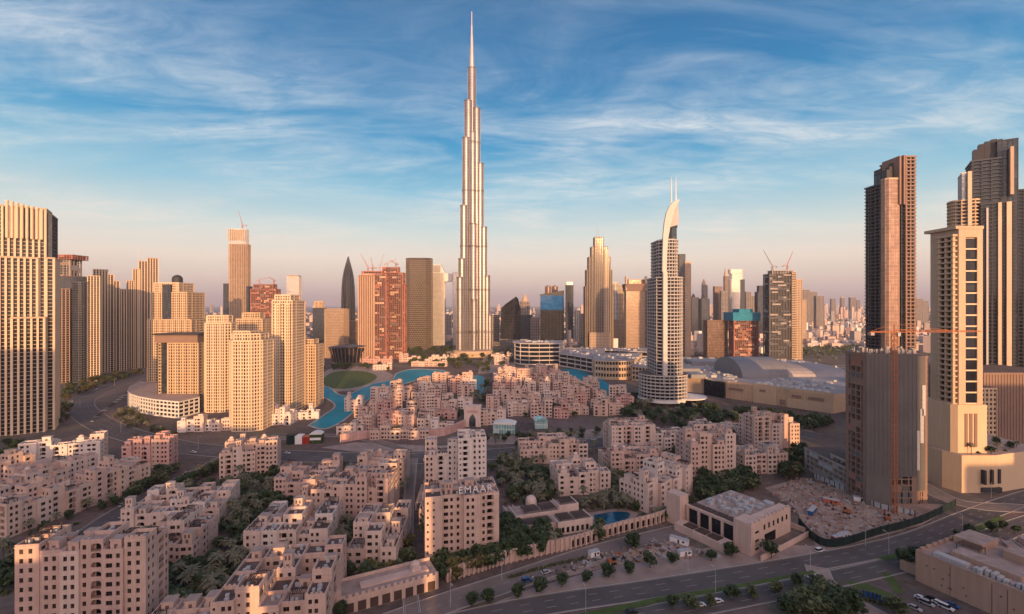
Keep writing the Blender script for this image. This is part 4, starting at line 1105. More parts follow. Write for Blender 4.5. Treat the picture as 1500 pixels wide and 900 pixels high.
def banded(name, label, pts, h, floors, D0, st=None, cap=None):
    cx = sum(p[0] for p in pts)/len(pts); cy = min(p[1] for p in pts)
    t = thing(name, label, 'shopping mall', (cx, cy, 0))
    st = st or S_(plate=1.9, pout=1.4, bay=20, pw=.5, po=.3, inset=1.2, band='offwhite', pier='offwhite', glass='glass_dark', roofm='mallroof')
    st = dict(st); st['fh'] = h/floors
    P = new_parts(); facade_block(P, (cx, cy, 0), [(x-cx, y-cy) for x, y in pts], 0, h, st); finish_parts(P, t, st)
    q = random.Random(len(label)); b = MB()
    xs = [p[0]-cx for p in pts]; ys = [p[1]-cy for p in pts]
    for k in range(26):
        x, y = q.uniform(min(xs)*.6, max(xs)*.6), q.uniform(max(ys)*.25, max(ys)*.75)
        b.obox(x, y, h+.5, h+1.6+q.uniform(0, 2.5)+.003*k, q.uniform(2, 7), q.uniform(2, 7), 0)
    b.build('roof_plant', M['unit'], t)
    return t
banded('mall_wing', 'rounded five storey mall wing with white bands, sunlit at its left end', [(X(754, 985), 985), (X(762, 965), 965), (X(775, 957), 957), (X(790, 956), 956), (X(820, 960), 960), (X(826, 1040), 1040), (X(756, 1040), 1040)], 42, 5, 955)
banded('mall_wing', 'low curved mall wing with terraces along the lagoon canal', [(X(818, 960), 940), (X(842, 900), 900), (X(868, 850), 850), (X(885, 880), 880), (X(885, 1040), 1040), (X(822, 1040), 1040)], 24, 3, 900)
banded('mall_wing', 'tan rounded mall corner with colonnaded upper storey beside the canal', [(X(869, 800), 800), (X(872, 780), 780), (X(888, 768), 768), (X(910, 766), 766), (X(924, 772), 772), (X(932, 800), 800), (X(940, 900), 900), (X(872, 900), 900)], 29, 3, 770, S_(plate=4.5, pout=.8, bay=5, pw=1.2, po=.5, inset=.8, band='tan', pier='tan', glass='glass', roofm='mallroof'))
banded('mall_wing', 'flat roofed mall block between the rounded corner and the crested hotel', [(X(926, 760), 760), (X(955, 730), 730), (X(962, 820), 820), (X(930, 900), 900)], 22, 3, 760, S_(plate=3, pout=.3, bay=6, pw=1.5, po=.4, inset=.8, band='tan', pier='tan', glass='glass', roofm='mallroof'))
banded('mall_wing', 'flat grey roofed mall block behind the crested hotel tower', [(X(1001, 700), 700), (X(1020, 690), 690), (X(1045, 730), 730), (X(1045, 900), 900), (X(960, 930), 930), (X(965, 820), 820)], 19, 2, 760, S_(plate=3, pout=.3, bay=6, pw=1.5, po=.4, inset=.8, band='tan', pier='tan', glass='glass', roofm='mallroof'))
banded('mall_wing', 'low wing with a brown roof behind the tall glass towers of the mall', [(X(880, 1060), 1060), (X(950, 1010), 1010), (X(955, 1100), 1100), (X(830, 1110), 1110)], 20, 2, 1000)
# ------------------------------------------------------------------ old-town apartment blocks
TONE = {'old_a': ('old_b', 'old_c'), 'old_b': ('old_a', 'old_c'), 'old_c': ('old_b', 'old_e'), 'old_d': ('old_a', 'old_d'), 'old_e': ('old_c', 'old_e')}
FOOT = []          # footprints: (cx, cy, ang, L, W) for keeping trees out of walls
BALC = {}
def balcony_mesh(w, h, dep, wallm, v):
    k = (round(w, 1), round(h, 1), dep, wallm, v)
    if k not in BALC:
        b = MB(); w2 = k[0]/2; hh = k[1]
        b.quad((-w2, dep-.02, 0), (w2, dep-.02, 0), (w2, dep-.02, hh), (-w2, dep-.02, hh), 0)
        b.quad((-w2*.62, dep-.08, 0), (w2*.62, dep-.08, 0), (w2*.62, dep-.08, hh*.86), (-w2*.62, dep-.08, hh*.86), 1)
        if v == 0: b.box(-w2, w2, .03, .18, 0, 1.0, 0)
        elif v == 1:
            b.box(-w2, w2, .05, .12, .95, 1.03, 2)
            for i in range(9): b.box(-w2+2*w2*(i+.3)/9, -w2+2*w2*(i+.3)/9+.07, .06, .11, 0, .95, 2)
        else: b.box(-w2, w2, -.8, -.66, 0, 1.0, 0); b.box(-w2, w2, -.8, .02, -.12, 0, 0)
        # arched head
        if v != 2:
            r = min(.8, w2*.5)
            for s in (-1, 1):
                b.tri((s*w2, .1, hh), (s*(w2-r), .1, hh), (s*w2, .1, hh-r), 0)
        BALC[k] = b.build('balcony', [M[wallm], M['pane'], M['pergola']], mesh_only=True)
    return BALC[k]

def facade(wall, wins, balcs, O, ang, L, z0, nf, fh, top, cols, zmin=None):
    """wall with real openings. O: left end (x, y) seen from outside; cols: (u, w, kind)"""
    c, s = cos(ang), sin(ang)
    def P(u, d, z): return (O[0]+u*c-d*s, O[1]+u*s+d*c, z)
    kz = {'w': (.9, 2.6, .35), 'd': (.9, 2.6, .35), 's': (1.3, 2.4, .35), 'l': (.12, 2.9, 1.8), 't': (.5, 2.6, .3)}
    u = 0.0
    for cu, w, kind in sorted(cols):
        a, b = cu-w/2, cu+w/2
        if a < u+.05 or b > L-.2: continue
        wall.quad(P(u, 0, z0), P(a, 0, z0), P(a, 0, top), P(u, 0, top))
        lo, hi, dep = kz[kind]
        zc = z0
        for k in range(nf):
            za, zb = z0+k*fh+lo, z0+k*fh+hi
            if zmin is not None and za < zmin: continue
            wall.quad(P(a, 0, zc), P(b, 0, zc), P(b, 0, za), P(a, 0, za))
            wall.quad(P(a, 0, za), P(a, dep, za), P(a, dep, zb), P(a, 0, zb))
            wall.quad(P(b, dep, za), P(b, 0, za), P(b, 0, zb), P(b, dep, zb))
            wall.quad(P(a, 0, za), P(b, 0, za), P(b, dep, za), P(a, dep, za))
            wall.quad(P(a, dep, zb), P(b, dep, zb), P(b, 0, zb), P(a, 0, zb))
            (balcs if kind == 'l' else wins).append((*P(cu, 0 if kind == 'l' else dep, za), ang, w, zb-za))
            zc = zb
        wall.quad(P(a, 0, zc), P(b, 0, zc), P(b, 0, top), P(a, 0, top))
        u = b
    wall.quad(P(u, 0, z0), P(L, 0, z0), P(L, 0, top), P(u, 0, top))

def make_cols(q, L, big=False):
    cols = []; u = q.uniform(.6, 1.4)
    while u < L-1.3:
        k = q.choice('wwdsllwdw' if not big else 'ddlw')
        w = {'w': 1.25, 'd': 2.1, 's': .9, 'l': 3.3, 't': 1.2}[k]
        if u+w > L-.5: break
        cols.append((u+w/2, w, k)); u += w+q.uniform(.8, 1.9)
    return cols

def lowrise(label, cx, cy, rot, L, W, floors, seed, wallm='old_a', group='pink old town apartment blocks', fh=3.3, court=False, big=False, cap=100, name='apartment_block', cat='apartment building', deco=1.0, rowsW=None, var=(-1, -1, 0, 0, 0, 1), seg=(6.0, 9.0)):
    """(cx, cy): middle of the front face on the ground; rot in degrees"""
    q = random.Random(seed); rz = radians(rot)
    t = thing(name, label, cat, (cx, cy, 0), rz, group)
    c, s = cos(rz), sin(rz)
    FOOT.append((cx-s*W/2, cy+c*W/2, rz, L+3, W+3))
    wall, roof, corn = MB(), MB(), MB(); BITS = []
    wins, balcs = [], []
    def wpos(x, y): return (cx+x*c-y*s, cy+x*s+y*c)
    nseg = max(1, round(L/q.uniform(*seg)))
    cuts = [-L/2+L*i/nseg+(q.uniform(-.9, .9) if 0 < i < nseg else 0) for i in range(nseg+1)]
    nrow = max(1, round(W/9.5)) if rowsW is None else rowsW
    fl = [[max(2, floors+(q.choice(var) if (nseg > 1 or nrow > 1) else 0)) for _ in range(nseg)] for _ in range(nrow)]
    if nrow >= 3 and court:
        for i in range(1, nseg-1):
            if i != nseg//2: fl[1 if nrow == 3 else (1 + (i % 2))][i] = 0
    frontoff = [q.choice((.8, 1.4, 2.4)) if i % 2 else q.choice((0, 0, .5)) for i in range(nseg)]
    for r in range(nrow):
        for i in range(nseg):
            if fl[r][i] == 0: continue
            x0, x1 = cuts[i], cuts[i+1]
            y0, y1 = W*r/nrow+(frontoff[i] if r == 0 else 0), W*(r+1)/nrow-(q.choice((0, 1.2)) if r == nrow-1 else 0)
            nf = fl[r][i]; zr_ = nf*fh; top = zr_+q.choice((.9, 1.1, 1.1, 1.5))+.013*i+.029*r
            f0 = len(wall.f)
            # neighbours' heights decide what shows
            hfront = 0 if r == 0 else fl[r-1][i]*fh
            hl = 0 if i == 0 else fl[r][i-1]*fh
            hr = 0 if i == nseg-1 else fl[r][i+1]*fh
            sides = [((x0, y0), 0.0, x1-x0, hfront), ((x1, y0), pi/2, y1-y0, hr), ((x0, y1), -pi/2, y1-y0, hl)]
            for (ox, oy), a, ln, hn in sides:
                nx, ny = sin(a), -cos(a)
                px_, py_ = wpos(ox, oy)
                vis = faces_cam(px_, py_, nx*c-ny*s, nx*s+ny*c, slack=15)
                if vis and hn < top-2.6:
                    cols = make_cols(q, ln, big)
                    facade(wall, wins, balcs, (ox, oy), a, ln, 0, nf, fh, top, cols, zmin=hn+.6 if hn > 0 else None)
                else:
                    ca, sa = cos(a), sin(a)
                    wall.quad((ox, oy, 0), (ox+ln*ca, oy+ln*sa, 0), (ox+ln*ca, oy+ln*sa, top), (ox, oy, top))
            wall.quad((x1, y1, 0), (x0, y1, 0), (x0, y1, top), (x1, y1, top))
            # parapet and sunken roof
            pw = .4
            o = rect(x0, x1, y0, y1); n_ = rect(x0+pw, x1-pw, y0+pw, y1-pw)
            for k in range(4):
                k2 = (k+1) % 4
                wall.quad((*o[k], top), (*o[k2], top), (*n_[k2], top), (*n_[k], top))
                wall.quad((*n_[k2], zr_), (*n_[k], zr_), (*n_[k], top), (*n_[k2], top))
            roof.quad(*[(*p, zr_) for p in n_], 0 if q.random() < .7 else 1)
            # cornice lines
            if q.random() < .7:
                corn.box(x0-.12, x1+.12, y0-.14, y0-.004, zr_-.25, zr_+.05)
            # merlons
            if q.random() < .35:
                nn = int((x1-x0)/1.6)
                for k in range(nn): wall.box(x0+.3+k*1.6, x0+1.1+k*1.6, y0+.02, y0+.36, top-.01, top+.55)
            wall.m[f0:] = [q.choice((0, 0, 0, 1, 2))]*(len(wall.f)-f0)
            w_, d_ = x1-x0-2, y1-y0-2
            rr = q.random()*deco
            if rr > .42 and w_ > 3.5 and d_ > 3.5:
                kk = q.choice('rrptdrpl')
                rx0 = x0+1+q.uniform(0, w_*.4); ry0 = y0+1+q.uniform(0, d_*.4)
                rw, rd = min(w_-.6, q.uniform(3, 5)), min(d_-.6, q.uniform(3, 5.5))
                rx0 = min(rx0, x1-1-rw); ry0 = min(ry0, y1-1-rd)
                perg, dome, room = MB(), MB(), MB(); BITS += [('pergola', perg), ('dome', dome), ('roof_room', room)]
                if kk in 'rt':
                    h = q.uniform(2.6, 3.6) if kk == 'r' else q.uniform(4.5, 6.5)
                    if kk == 't': rw = rd = min(rw, rd, 4.2)
                    room.box(rx0, rx0+rw, ry0, ry0+rd, zr_-.01, zr_+h, 0, 1)
                    room.box(rx0-.2, rx0+rw+.2, ry0-.2, ry0+rd+.2, zr_+h+.005, zr_+h+.5, 0, 1)
                    room.box(rx0+rw*.35, rx0+rw*.65, ry0-.06, ry0+.1, zr_+.2, zr_+2.1, 2)
                    if kk == 't':
                        for e in (.2, .6): room.box(rx0+rw*e, rx0+rw*(e+.2), ry0-.05, ry0+.1, zr_+h-2.2, zr_+h-.6, 2)
                elif kk == 'd':
                    rq = min(rw, rd)/2
                    room.box(rx0, rx0+2*rq, ry0, ry0+2*rq, zr_-.01, zr_+2.8, 0, 1)
                    dome.dome(rx0+rq, ry0+rq, zr_+2.78, rq*.86, rq*.85, 14)
                else:
                    n2 = int(rw/.7)
                    for px_ in (rx0, rx0+rw):
                        for py_ in (ry0, ry0+rd): perg.box(px_-.12, px_+.12, py_-.12, py_+.12, zr_, zr_+2.6)
                    for k in range(n2): perg.box(rx0+k*.7, rx0+k*.7+.3, ry0-.5, ry0+rd+.5, zr_+2.6, zr_+2.78)
                    for py_ in (ry0, ry0+rd): perg.box(rx0-.4, rx0+rw+.4, py_-.1, py_+.1, zr_+2.40, zr_+2.598)
            for k in range(q.choice((1, 2, 2, 3, 4)) if deco > .95 else q.choice((0, 0, 1))):
                ux, uy = q.uniform(x0+1, x1-2), q.uniform(y0+1, y1-2)
                units = MB(); BITS.append(('roof_unit', units)); units.box(ux, ux+q.uniform(.8, 1.6), uy, uy+q.uniform(.8, 1.4), zr_+.003, zr_+q.uniform(.8, 1.5))
    wall.build('wall', [M[wallm], M[TONE[wallm][0]], M[TONE[wallm][1]]], t)
    roof_o = roof.build('roof', [M['roof'], M['roof_light']], t)
    if corn.f: corn.build('cornice', M['old_c'], t)
    for nm, bb in BITS:
        if bb.f: bb.build(nm, {'pergola': M['pergola'], 'dome': M['old_c'], 'roof_unit': M['unit'], 'roof_room': [M[wallm], M['roof_light'], M['frame']]}[nm], roof_o, smooth=(nm == 'dome'))
    allw = sorted(wins, key=lambda w: -w[2])
    for x, y, z, a, w, h in allw[:cap]: put('window', window_mesh(w, h, 'pane'), t, (x, y, z), a)
    if len(allw) > cap:
        b = MB()
        for x, y, z, a, w, h in allw[cap:]:
            dx, dy = cos(a)*w/2, sin(a)*w/2
            b.quad((x-dx, y-dy, z), (x+dx, y+dy, z), (x+dx, y+dy, z+h), (x-dx, y-dy, z+h))
        tag(b.build('window_rows', M['pane'], t), kind='stuff')
    for n, (x, y, z, a, w, h) in enumerate(sorted(balcs, key=lambda w: -w[2])[:100]):
        put('balcony', balcony_mesh(w, h, 1.8, wallm, q.choice((0, 0, 1, 2))), t, (x, y, z), a)
    return t

LR = [
 ('large pink block filling the bottom left corner, tallest of the blocks there', -151, 167, 8, 41, 15, 10, 1, 'old_a', dict(var=(0, 0, 0, 1, -1), rowsW=2)),
 ('long whitish five storey block just below the golden finned tower', -331, 350, 25, 46, 18, 5, 2, 'old_e', {}),
 ('square rosy six storey block beside the big road junction', -268, 349, 10, 31, 15, 6, 3, 'old_d', {}),
 ('long stepped pink row running beside the left side street', -250, 282, 76, 76, 18, 5, 4, 'old_b', {}),
 ('pink row of terraces behind the long stepped row', -292, 292, 78, 74, 20, 5, 5, 'old_a', {}),
 ('low pink row touching the left edge of the view', -335, 300, 78, 60, 18, 5, 51, 'old_b', {}),
 ('pink four storey block on the corner of the side street facing the palms', -158, 217, 8, 24, 26, 4, 6, 'old_b', {}),
 ('rambling terraced pink block with roof terraces above the side street', -180, 252, 12, 46, 34, 4, 7, 'old_c', dict(court=True)),
 ('six storey tan block whose left corner catches the sun', -184, 334, 20, 36, 26, 6, 8, 'old_b', {}),
 ('four storey block round a courtyard behind the nearest courtyard block', -106, 224, 6, 38, 36, 4, 9, 'old_c', dict(court=True, rowsW=4)),
 ('nearest courtyard block with dark roof terraces at bottom of the view', -85, 167, 8, 38, 38, 5, 10, 'old_b', dict(court=True, rowsW=4)),
 ('pink four storey block with domes left of the central lane', -129, 294, 5, 34, 30, 4, 11, 'old_a', {}),
 ('five storey pink block with deep balconies behind the courtyard blocks', -105, 264, 4, 27, 26, 5, 12, 'old_b', {}),
 ('block with broad roof terrace beside the lane, small sunlit roof tower', -63, 214, 3, 22, 44, 4, 13, 'old_c', dict(rowsW=4)),
 ('stepped pink block with a red roof room farther up the lane', -84, 264, 2, 30, 34, 6, 14, 'old_a', {}),
 ('pink block at the top end of the lane by the main boulevard', -86, 312, 2, 30, 24, 5, 141, 'old_b', {}),
 ('tall nine storey block carrying big white sign letters on its roof', -23, 224, 12, 35, 20, 9, 15, 'old_a', dict(var=(0, 0, 0, -1), rowsW=2)),
 ('white twelve storey block, tallest in the middle of the old town', -23.5, 285, 8, 17, 20, 12, 16, 'old_e', dict(var=(0, 0, -1), rowsW=2)),
 ('white ten storey block joined left of the tallest white block', -43, 296, 8, 22, 20, 10, 161, 'old_e', dict(var=(0, 0, -2), rowsW=2)),
 ('low pale hall with a small dome beside the central lane', -44, 262, 4, 14, 24, 3, 162, 'old_c', {}),
 ('long three storey block facing the main boulevard right of the palm garden', 32, 362, 4, 52, 22, 4, 17, 'old_b', {}),
 ('four storey tan block in front of the long boulevard block', 46, 302, 8, 34, 26, 4, 18, 'old_c', {}),
 ('seven storey stepped pink block right of centre beside the boulevard', 97, 380, 4, 36, 28, 7, 19, 'old_a', {}),
 ('four storey pink terraces between two taller blocks right of centre', 92, 338, 10, 46, 26, 4, 20, 'old_a', {}),
 ('five storey block with long sharp corner above the boundary wall', 98, 290, 38, 50, 22, 5, 21, 'old_c', {}),
 ('eight storey pink block standing alone among dark trees', 139, 328, 6, 34, 24, 8, 22, 'old_a', {}),
 ('four storey grey pink block right of the eight storey block', 181, 339, 8, 34, 22, 4, 23, 'old_c', {}),
 ('seven storey tan block whose right end glows in the sun', 221, 398, 6, 40, 24, 7, 24, 'old_b', {}),
 ('low pale block behind the eight storey block', 128, 392, 4, 36, 22, 4, 25, 'old_e', {}),
 ('low pale villas touching the seven storey glowing block', 172, 400, 4, 30, 22, 4, 26, 'old_c', {}),
 ('low pink annex with terraces at bottom edge beside the large corner block', -112, 158, 10, 20, 16, 4, 29, 'old_b', {}),
 ('white villa row at the foot of the golden octagonal tower', -292, 452, 8, 46, 16, 3, 30, 'old_e', dict(group='white villas below the golden towers')),
 ('sunlit white villas right of the golden octagonal tower', -236, 476, 4, 30, 18, 4, 31, 'old_e', dict(group='white villas below the golden towers')),
 ('low white pavilion villas between the golden towers and the lagoon', -214, 500, 14, 22, 12, 2, 32, 'old_e', dict(group='white villas below the golden towers')),
]
for lab, cx, cy, rot, L, W_, fl, sd, wm, kw in LR:
    lowrise(lab, cx, cy, rot, L, W_, fl, sd, wm, **kw)

# ---- rooftop sign on the nine storey block
def roof_sign():
    rz = radians(12)
    t = thing('roof_sign', 'big white letters standing on the roof edge of the nine storey block', 'sign', (-17.2, 225.75, 30.5), rz)
    cu = bpy.data.curves.new('letters', 'FONT'); cu.body = 'EMAAR'; cu.size = 4.7; cu.extrude = .18; cu.align_x = 'CENTER'; cu.space_character = 1.14; cu.offset = .0
    to = bpy.data.objects.new('letters_source', cu); COL.objects.link(to)
    dg = bpy.context.evaluated_depsgraph_get(); dg.update()
    me = bpy.data.meshes.new_from_object(to.evaluated_get(dg))
    bpy.data.objects.remove(to)
    me.materials.clear(); me.materials.append(M['sign_white'])
    o = put('letters', me, t, (0, 0, 1.0)); o.rotation_euler = (radians(90), 0, 0)
    b = MB()
    for k in range(11): b.bar((-8+k*1.6, .9, -.4), (-8+k*1.6, .9, 4.2), .05); b.bar((-8+k*1.6, .9, 4.0), (-8+k*1.6, 2.6, -.2), .05)
    for z in (1.0, 4.0): b.bar((-8, .8, z), (8, .8, z), .05)
    b.build('sign_frame', M['midgrey'], t)
roof_sign()

# ---- island houses (souk quarter round the lagoon)
def ordinal(n): return ('first', 'second', 'third', 'fourth', 'fifth', 'sixth', 'seventh', 'eighth', 'ninth', 'tenth', 'eleventh', 'twelfth')[n]
ISL = {'left': [(633, 520, 655, 'row nearest the boulevard', 4), (615, 515, 676, 'second row back', 3), (601, 508, 682, 'third row back', 3), (588, 545, 690, 'fourth row back', 4), (576, 570, 690, 'fifth row back', 4), (566, 612, 684, 'row nearest the fountain lake', 4)],
       'right': [(611, 716, 925, 'row nearest the boulevard', 3), (599, 712, 920, 'second row back', 4), (588, 722, 905, 'third row back', 4), (577, 722, 880, 'fourth row back', 4), (567, 724, 862, 'fifth row back', 4), (558, 724, 840, 'sixth row back', 4), (550, 728, 815, 'row nearest the mall', 4)]}
q = random.Random(21)
for sidek, rows in ISL.items():
    for ri, (py, pa, pb, rowname, fl) in enumerate(rows):
        D = Dg(py); x = X(pa, D); xe = X(pb, D); n = 0
        tot = 0
        while x < xe-6 and n < 12:
            L = q.uniform(13, 24); W_ = q.uniform(11, 16)
            nfl = max(2, fl+q.choice((-1, 0, 0, 0, 1)))
            lab = 'small pink souk house, %s from the left in the %s of the %s hand island' % (ordinal(n), rowname, sidek)
            words = ('%s souk house from left, %s, %s island' % (ordinal(n), rowname, sidek))
            lowrise(words, x+L/2, D+q.uniform(-9, 9), q.uniform(-14, 16), L, W_, nfl, 300+n+ri*20+(0 if sidek == 'left' else 500), q.choice(('old_a', 'old_b', 'old_c', 'old_a', 'old_d')),
                    group='souk houses on the islands', name='souk_house', cat='house', big=(ri > 1), cap=14, deco=.9, rowsW=1 if W_ < 13 else 2, fh=3.5)
            x += L+q.uniform(.5, 5); n += 1

for lab, px, D, rot, L, W_, fl, sd, wm in (
  ('low pale pavilion at the foot of the supertall tower, left of its base', 648, 1010, 4, 60, 18, 2, 901, 'old_c'),
  ('long low terrace building between the park trees and the lagoon', 628, 930, -4, 70, 14, 2, 902, 'old_b'),
  ('low pale building right of the supertall tower base', 735, 1020, 0, 46, 22, 3, 903, 'old_c'),
  ('low building left of the banded mall wing', 735, 960, 4, 30, 18, 3, 904, 'old_b'),
  ('small lakeside restaurant beside the round lawn', 560, 880, 10, 34, 14, 2, 905, 'old_c'),
  ('low entrance building in front of the rust red towers', 552, 975, 0, 60, 14, 2, 906, 'old_d'),
  ('low building beside the opera hall', 600, 1000, 0, 44, 16, 3, 907, 'old_b'),
  ('low service building left of the opera hall behind the golden towers', 455, 930, 0, 40, 20, 3, 908, 'old_c')):
    lowrise(lab, X(px, D), D, rot, L, W_, fl, sd, wm, group='low buildings round the fountain lake', fh=4.0, big=True, cap=12, deco=.8, rowsW=2)

for lab, px, D, rot, L, W_, fl, sd, wm in (
  ('low arcade of shops under the retaining wall of the left island', 585, 425, 2, 52, 10, 2, 921, 'old_b'),
  ('small pale house at left corner below the left island', 512, 440, 6, 24, 12, 2, 922, 'old_c'),
  ('low arcade of shops right of the pale gatehouse', 722, 476, 3, 26, 10, 3, 923, 'old_b'),
  ('low pale villa behind the glowing block beside the mall trees', 1060, 440, 4, 40, 14, 2, 924, 'old_e')):
    lowrise(lab, X(px, D), D, rot, L, W_, fl, sd, wm, group='low shop rows by the boulevard', fh=3.6, cap=16, rowsW=1)

# island retaining wall, gatehouse, kiosks
def podium_wall():
    t = thing('retaining_wall', 'long pink stepped retaining wall below the left island houses', 'wall', (0, 0, 0))
    b = MB(); pts = smooth_line([G(*p) for p in [(500, 648), (560, 640), (640, 640), (680, 626)]], 6)
    wallstrip(b, pts, 1.2, -1.2, 0, 7); b.build('wall', M['old_d'], t)
    c = MB()
    for i, p in enumerate(pts): c.obox(p[0], p[1]-1.3, 0, 7.6, 1.2, .9, .1)
    c.build('buttress', M['old_a'], t)
podium_wall()
def gatehouse():
    D = 470; ox = X(692, D)
    t = thing('gatehouse', 'pale stone gatehouse with a tall pointed arch between the islands', 'gate', (ox, D, 0))
    b = MB(); w, h, d = 8.2, 19, 8
    op = [(-3.2, 0), (-3.2, 7), (-2.6, 9.3), (-1.4, 11.2), (0, 12.6), (1.4, 11.2), (2.6, 9.3), (3.2, 7), (3.2, 0)]
    for y in (0, d):
        for i in range(len(op)-1):
            (xa, za), (xb, zb) = op[i], op[i+1]
            if xa == xb: continue
            q_ = [(xa, y, za), (xb, y, zb), (xb, y, h), (xa, y, h)]
            b.quad(*(q_ if y == 0 else q_[::-1]))
    for i in range(len(op)-1):
        (xa, za), (xb, zb) = op[i], op[i+1]
        b.quad((xa, 0, za), (xa, d, za), (xb, d, zb), (xb, 0, zb))
    b.box(-w, -3.2, 0, d, 0, h+.01); b.box(3.2, w, 0, d, 0, h+.01)
    b.quad((-3.2, 0, h), (3.2, 0, h), (3.2, d, h), (-3.2, d, h))
    b.box(-w-.4, w+.4, -.4, d+.4, h+.02, h+1.6)
    for k in range(8): b.box(-w+.2+k*2.15, -w+1.4+k*2.15, -.38, .6, h+1.6, h+2.5)
    b.build('wall', M['old_c'], t)
    b = MB(); b.box(-5.5, 5.5, -.25, -.05, 13.6, 16.6); b.build('carved_panel', M['old_d'], t)
gatehouse()
for px, D, w, h, lab, rt in ((738, 444, 20, 11, 'larger teal glass sales pavilion with curved white roof', -8), (793, 462, 12, 10, 'smaller teal glass pavilion with green roof beside the boulevard', 6)):
    t = thing('sales_pavilion', lab, 'pavilion', (X(px, D), D, 0), radians(rt))
    b = MB(); b.box(-w/2, w/2, 0, 12, .4, h-2); b.build('glazing', M['tealglass'], t)
    b = MB(); prof = [(-w/2-.8+(w+1.6)*k/12, h-2+2.2*sin(pi*k/12)**.6) for k in range(13)]
    b.loft([[(x, -1, z) for x, z in prof], [(x, 13, z) for x, z in prof]]); b.build('roof', M['white'] if w > 15 else M['tealglass'], t)
    f = MB()
    for k in range(9): f.box(-w/2+w*k/8-.12, -w/2+w*k/8+.12, -.15, .1, 0, h-1.98)
    f.box(-w/2, w/2, -.14, .1, 4.3, 4.7); f.build('glazing_bars', M['white'], t)
def kiosk():
    D = 412
    t = thing('show_stand', 'small stand with black, white, red and green walls by the lagoon road', 'pavilion', (X(446, D), D, 0), radians(6))
    for a, b_, h, m in ((-15, -8.1, 8, 'hoard'), (-8, -2.1, 7, 'sign_white'), (-2, 3.9, 6, 'car_red'), (4, 14, 8, 'leaf_dark')):
        b = MB(); b.box(a, b_, 0, 8, 0, h); b.build('wall', M[m], t)
    b = MB(); prof = [(3.6+10.8*k/8, 8.02+2.0*sin(pi*k/8)) for k in range(9)]; b.loft([[(x, -.5, z) for x, z in prof], [(x, 8.5, z) for x, z in prof]]); b.build('roof', M['white'], t)
    b = MB(); b.box(4.4, 13.6, -.2, -.02, 3.2, 5.2); b.build('white_stripe', M['sign_white'], t)
kiosk()

# ---- clubhouse with pergolas and pool
FOOT.append((49, 268, 0.0, 32, 24))   # pool
def clubhouse():
    rz = radians(18)
    t = thing('clubhouse', 'low pale clubhouse with timber pergola roofs beside the blue pool', 'clubhouse', (25, 252, 0), rz)
    FOOT.append((20, 268, rz, 46, 36))
    b = MB(); p = MB(); d = MB()
    for x0, x1, y0, y1, h in ((-20, -2, 0, 10, 5), (-2.01, 18, -3, 8, 6), (-20, 6, 12, 26, 5.5), (6.01, 18, 14, 24, 7), (-22, -16, 10.02, 30, 4)):
        b.box(x0, x1, y0, y1, 0, h, 0, 1)
        b.box(x0-.1, x1+.1, y0-.1, y0+.5, h, h+.8); b.box(x0-.1, x0+.5, y0+.51, y1+.1, h, h+.79); b.box(x1-.5, x1+.1, y0+.51, y1+.1, h, h+.79)
    b.build('wall', [M['old_c'], M['roof_light']], t)
    for x0, x1, y0, y1, z in ((-19, -12, 1, 8, 6.4), (-11, -4, 1, 8, 6.4), (0, 7, -2, 6, 7.4), (9, 16, -2, 6, 7.4), (-14, -6, 14, 22, 7), (-4, 4, 14, 22, 7), (8, 16, 15.5, 22, 8.5)):
        n = int((x1-x0)/.6)
        for k in range(n): p.box(x0+k*.6, x0+k*.6+.36, y0, y1, z, z+.15)
        for xx in (x0, x1): p.box(xx-.12, xx+.12, y0-.2, y1+.2, z-.22, z-.004)
        for xx in (x0, x1):
            for yy in (y0+.2, y1-.2): p.box(xx-.1, xx+.1, yy-.1, yy+.1, z-2.2, z-.23)
    p.build('pergola', M['pergola'], t)
    for k in range(6): d.box(-18+k*2.6, -16.7+k*2.6, -.04, .3, 1, 3.4)
    for k in range(6): d.box(0+k*2.8, 1.5+k*2.8, -3.04, -2.7, 1, 3.8)
    d.build('window', M['pane'], t)
    b = MB(); b.cyl(-6, 27, 5, 7.4, 3.2, 3.2, 16); b.dome(-6, 27, 7.4, 3.1, 2.8, 16); b.build('dome', M['old_c'], t)
clubhouse()
sheet('pool_deck', [G(*p) for p in [(858, 752), (912, 744), (935, 752), (926, 768), (878, 775), (862, 766)]], .06, M['paving'])
sheet('pool_water', pxpoly([(870, 755), (900, 750), (922, 752), (916, 762), (886, 768), (872, 763)]), .12, M['poolblue'])

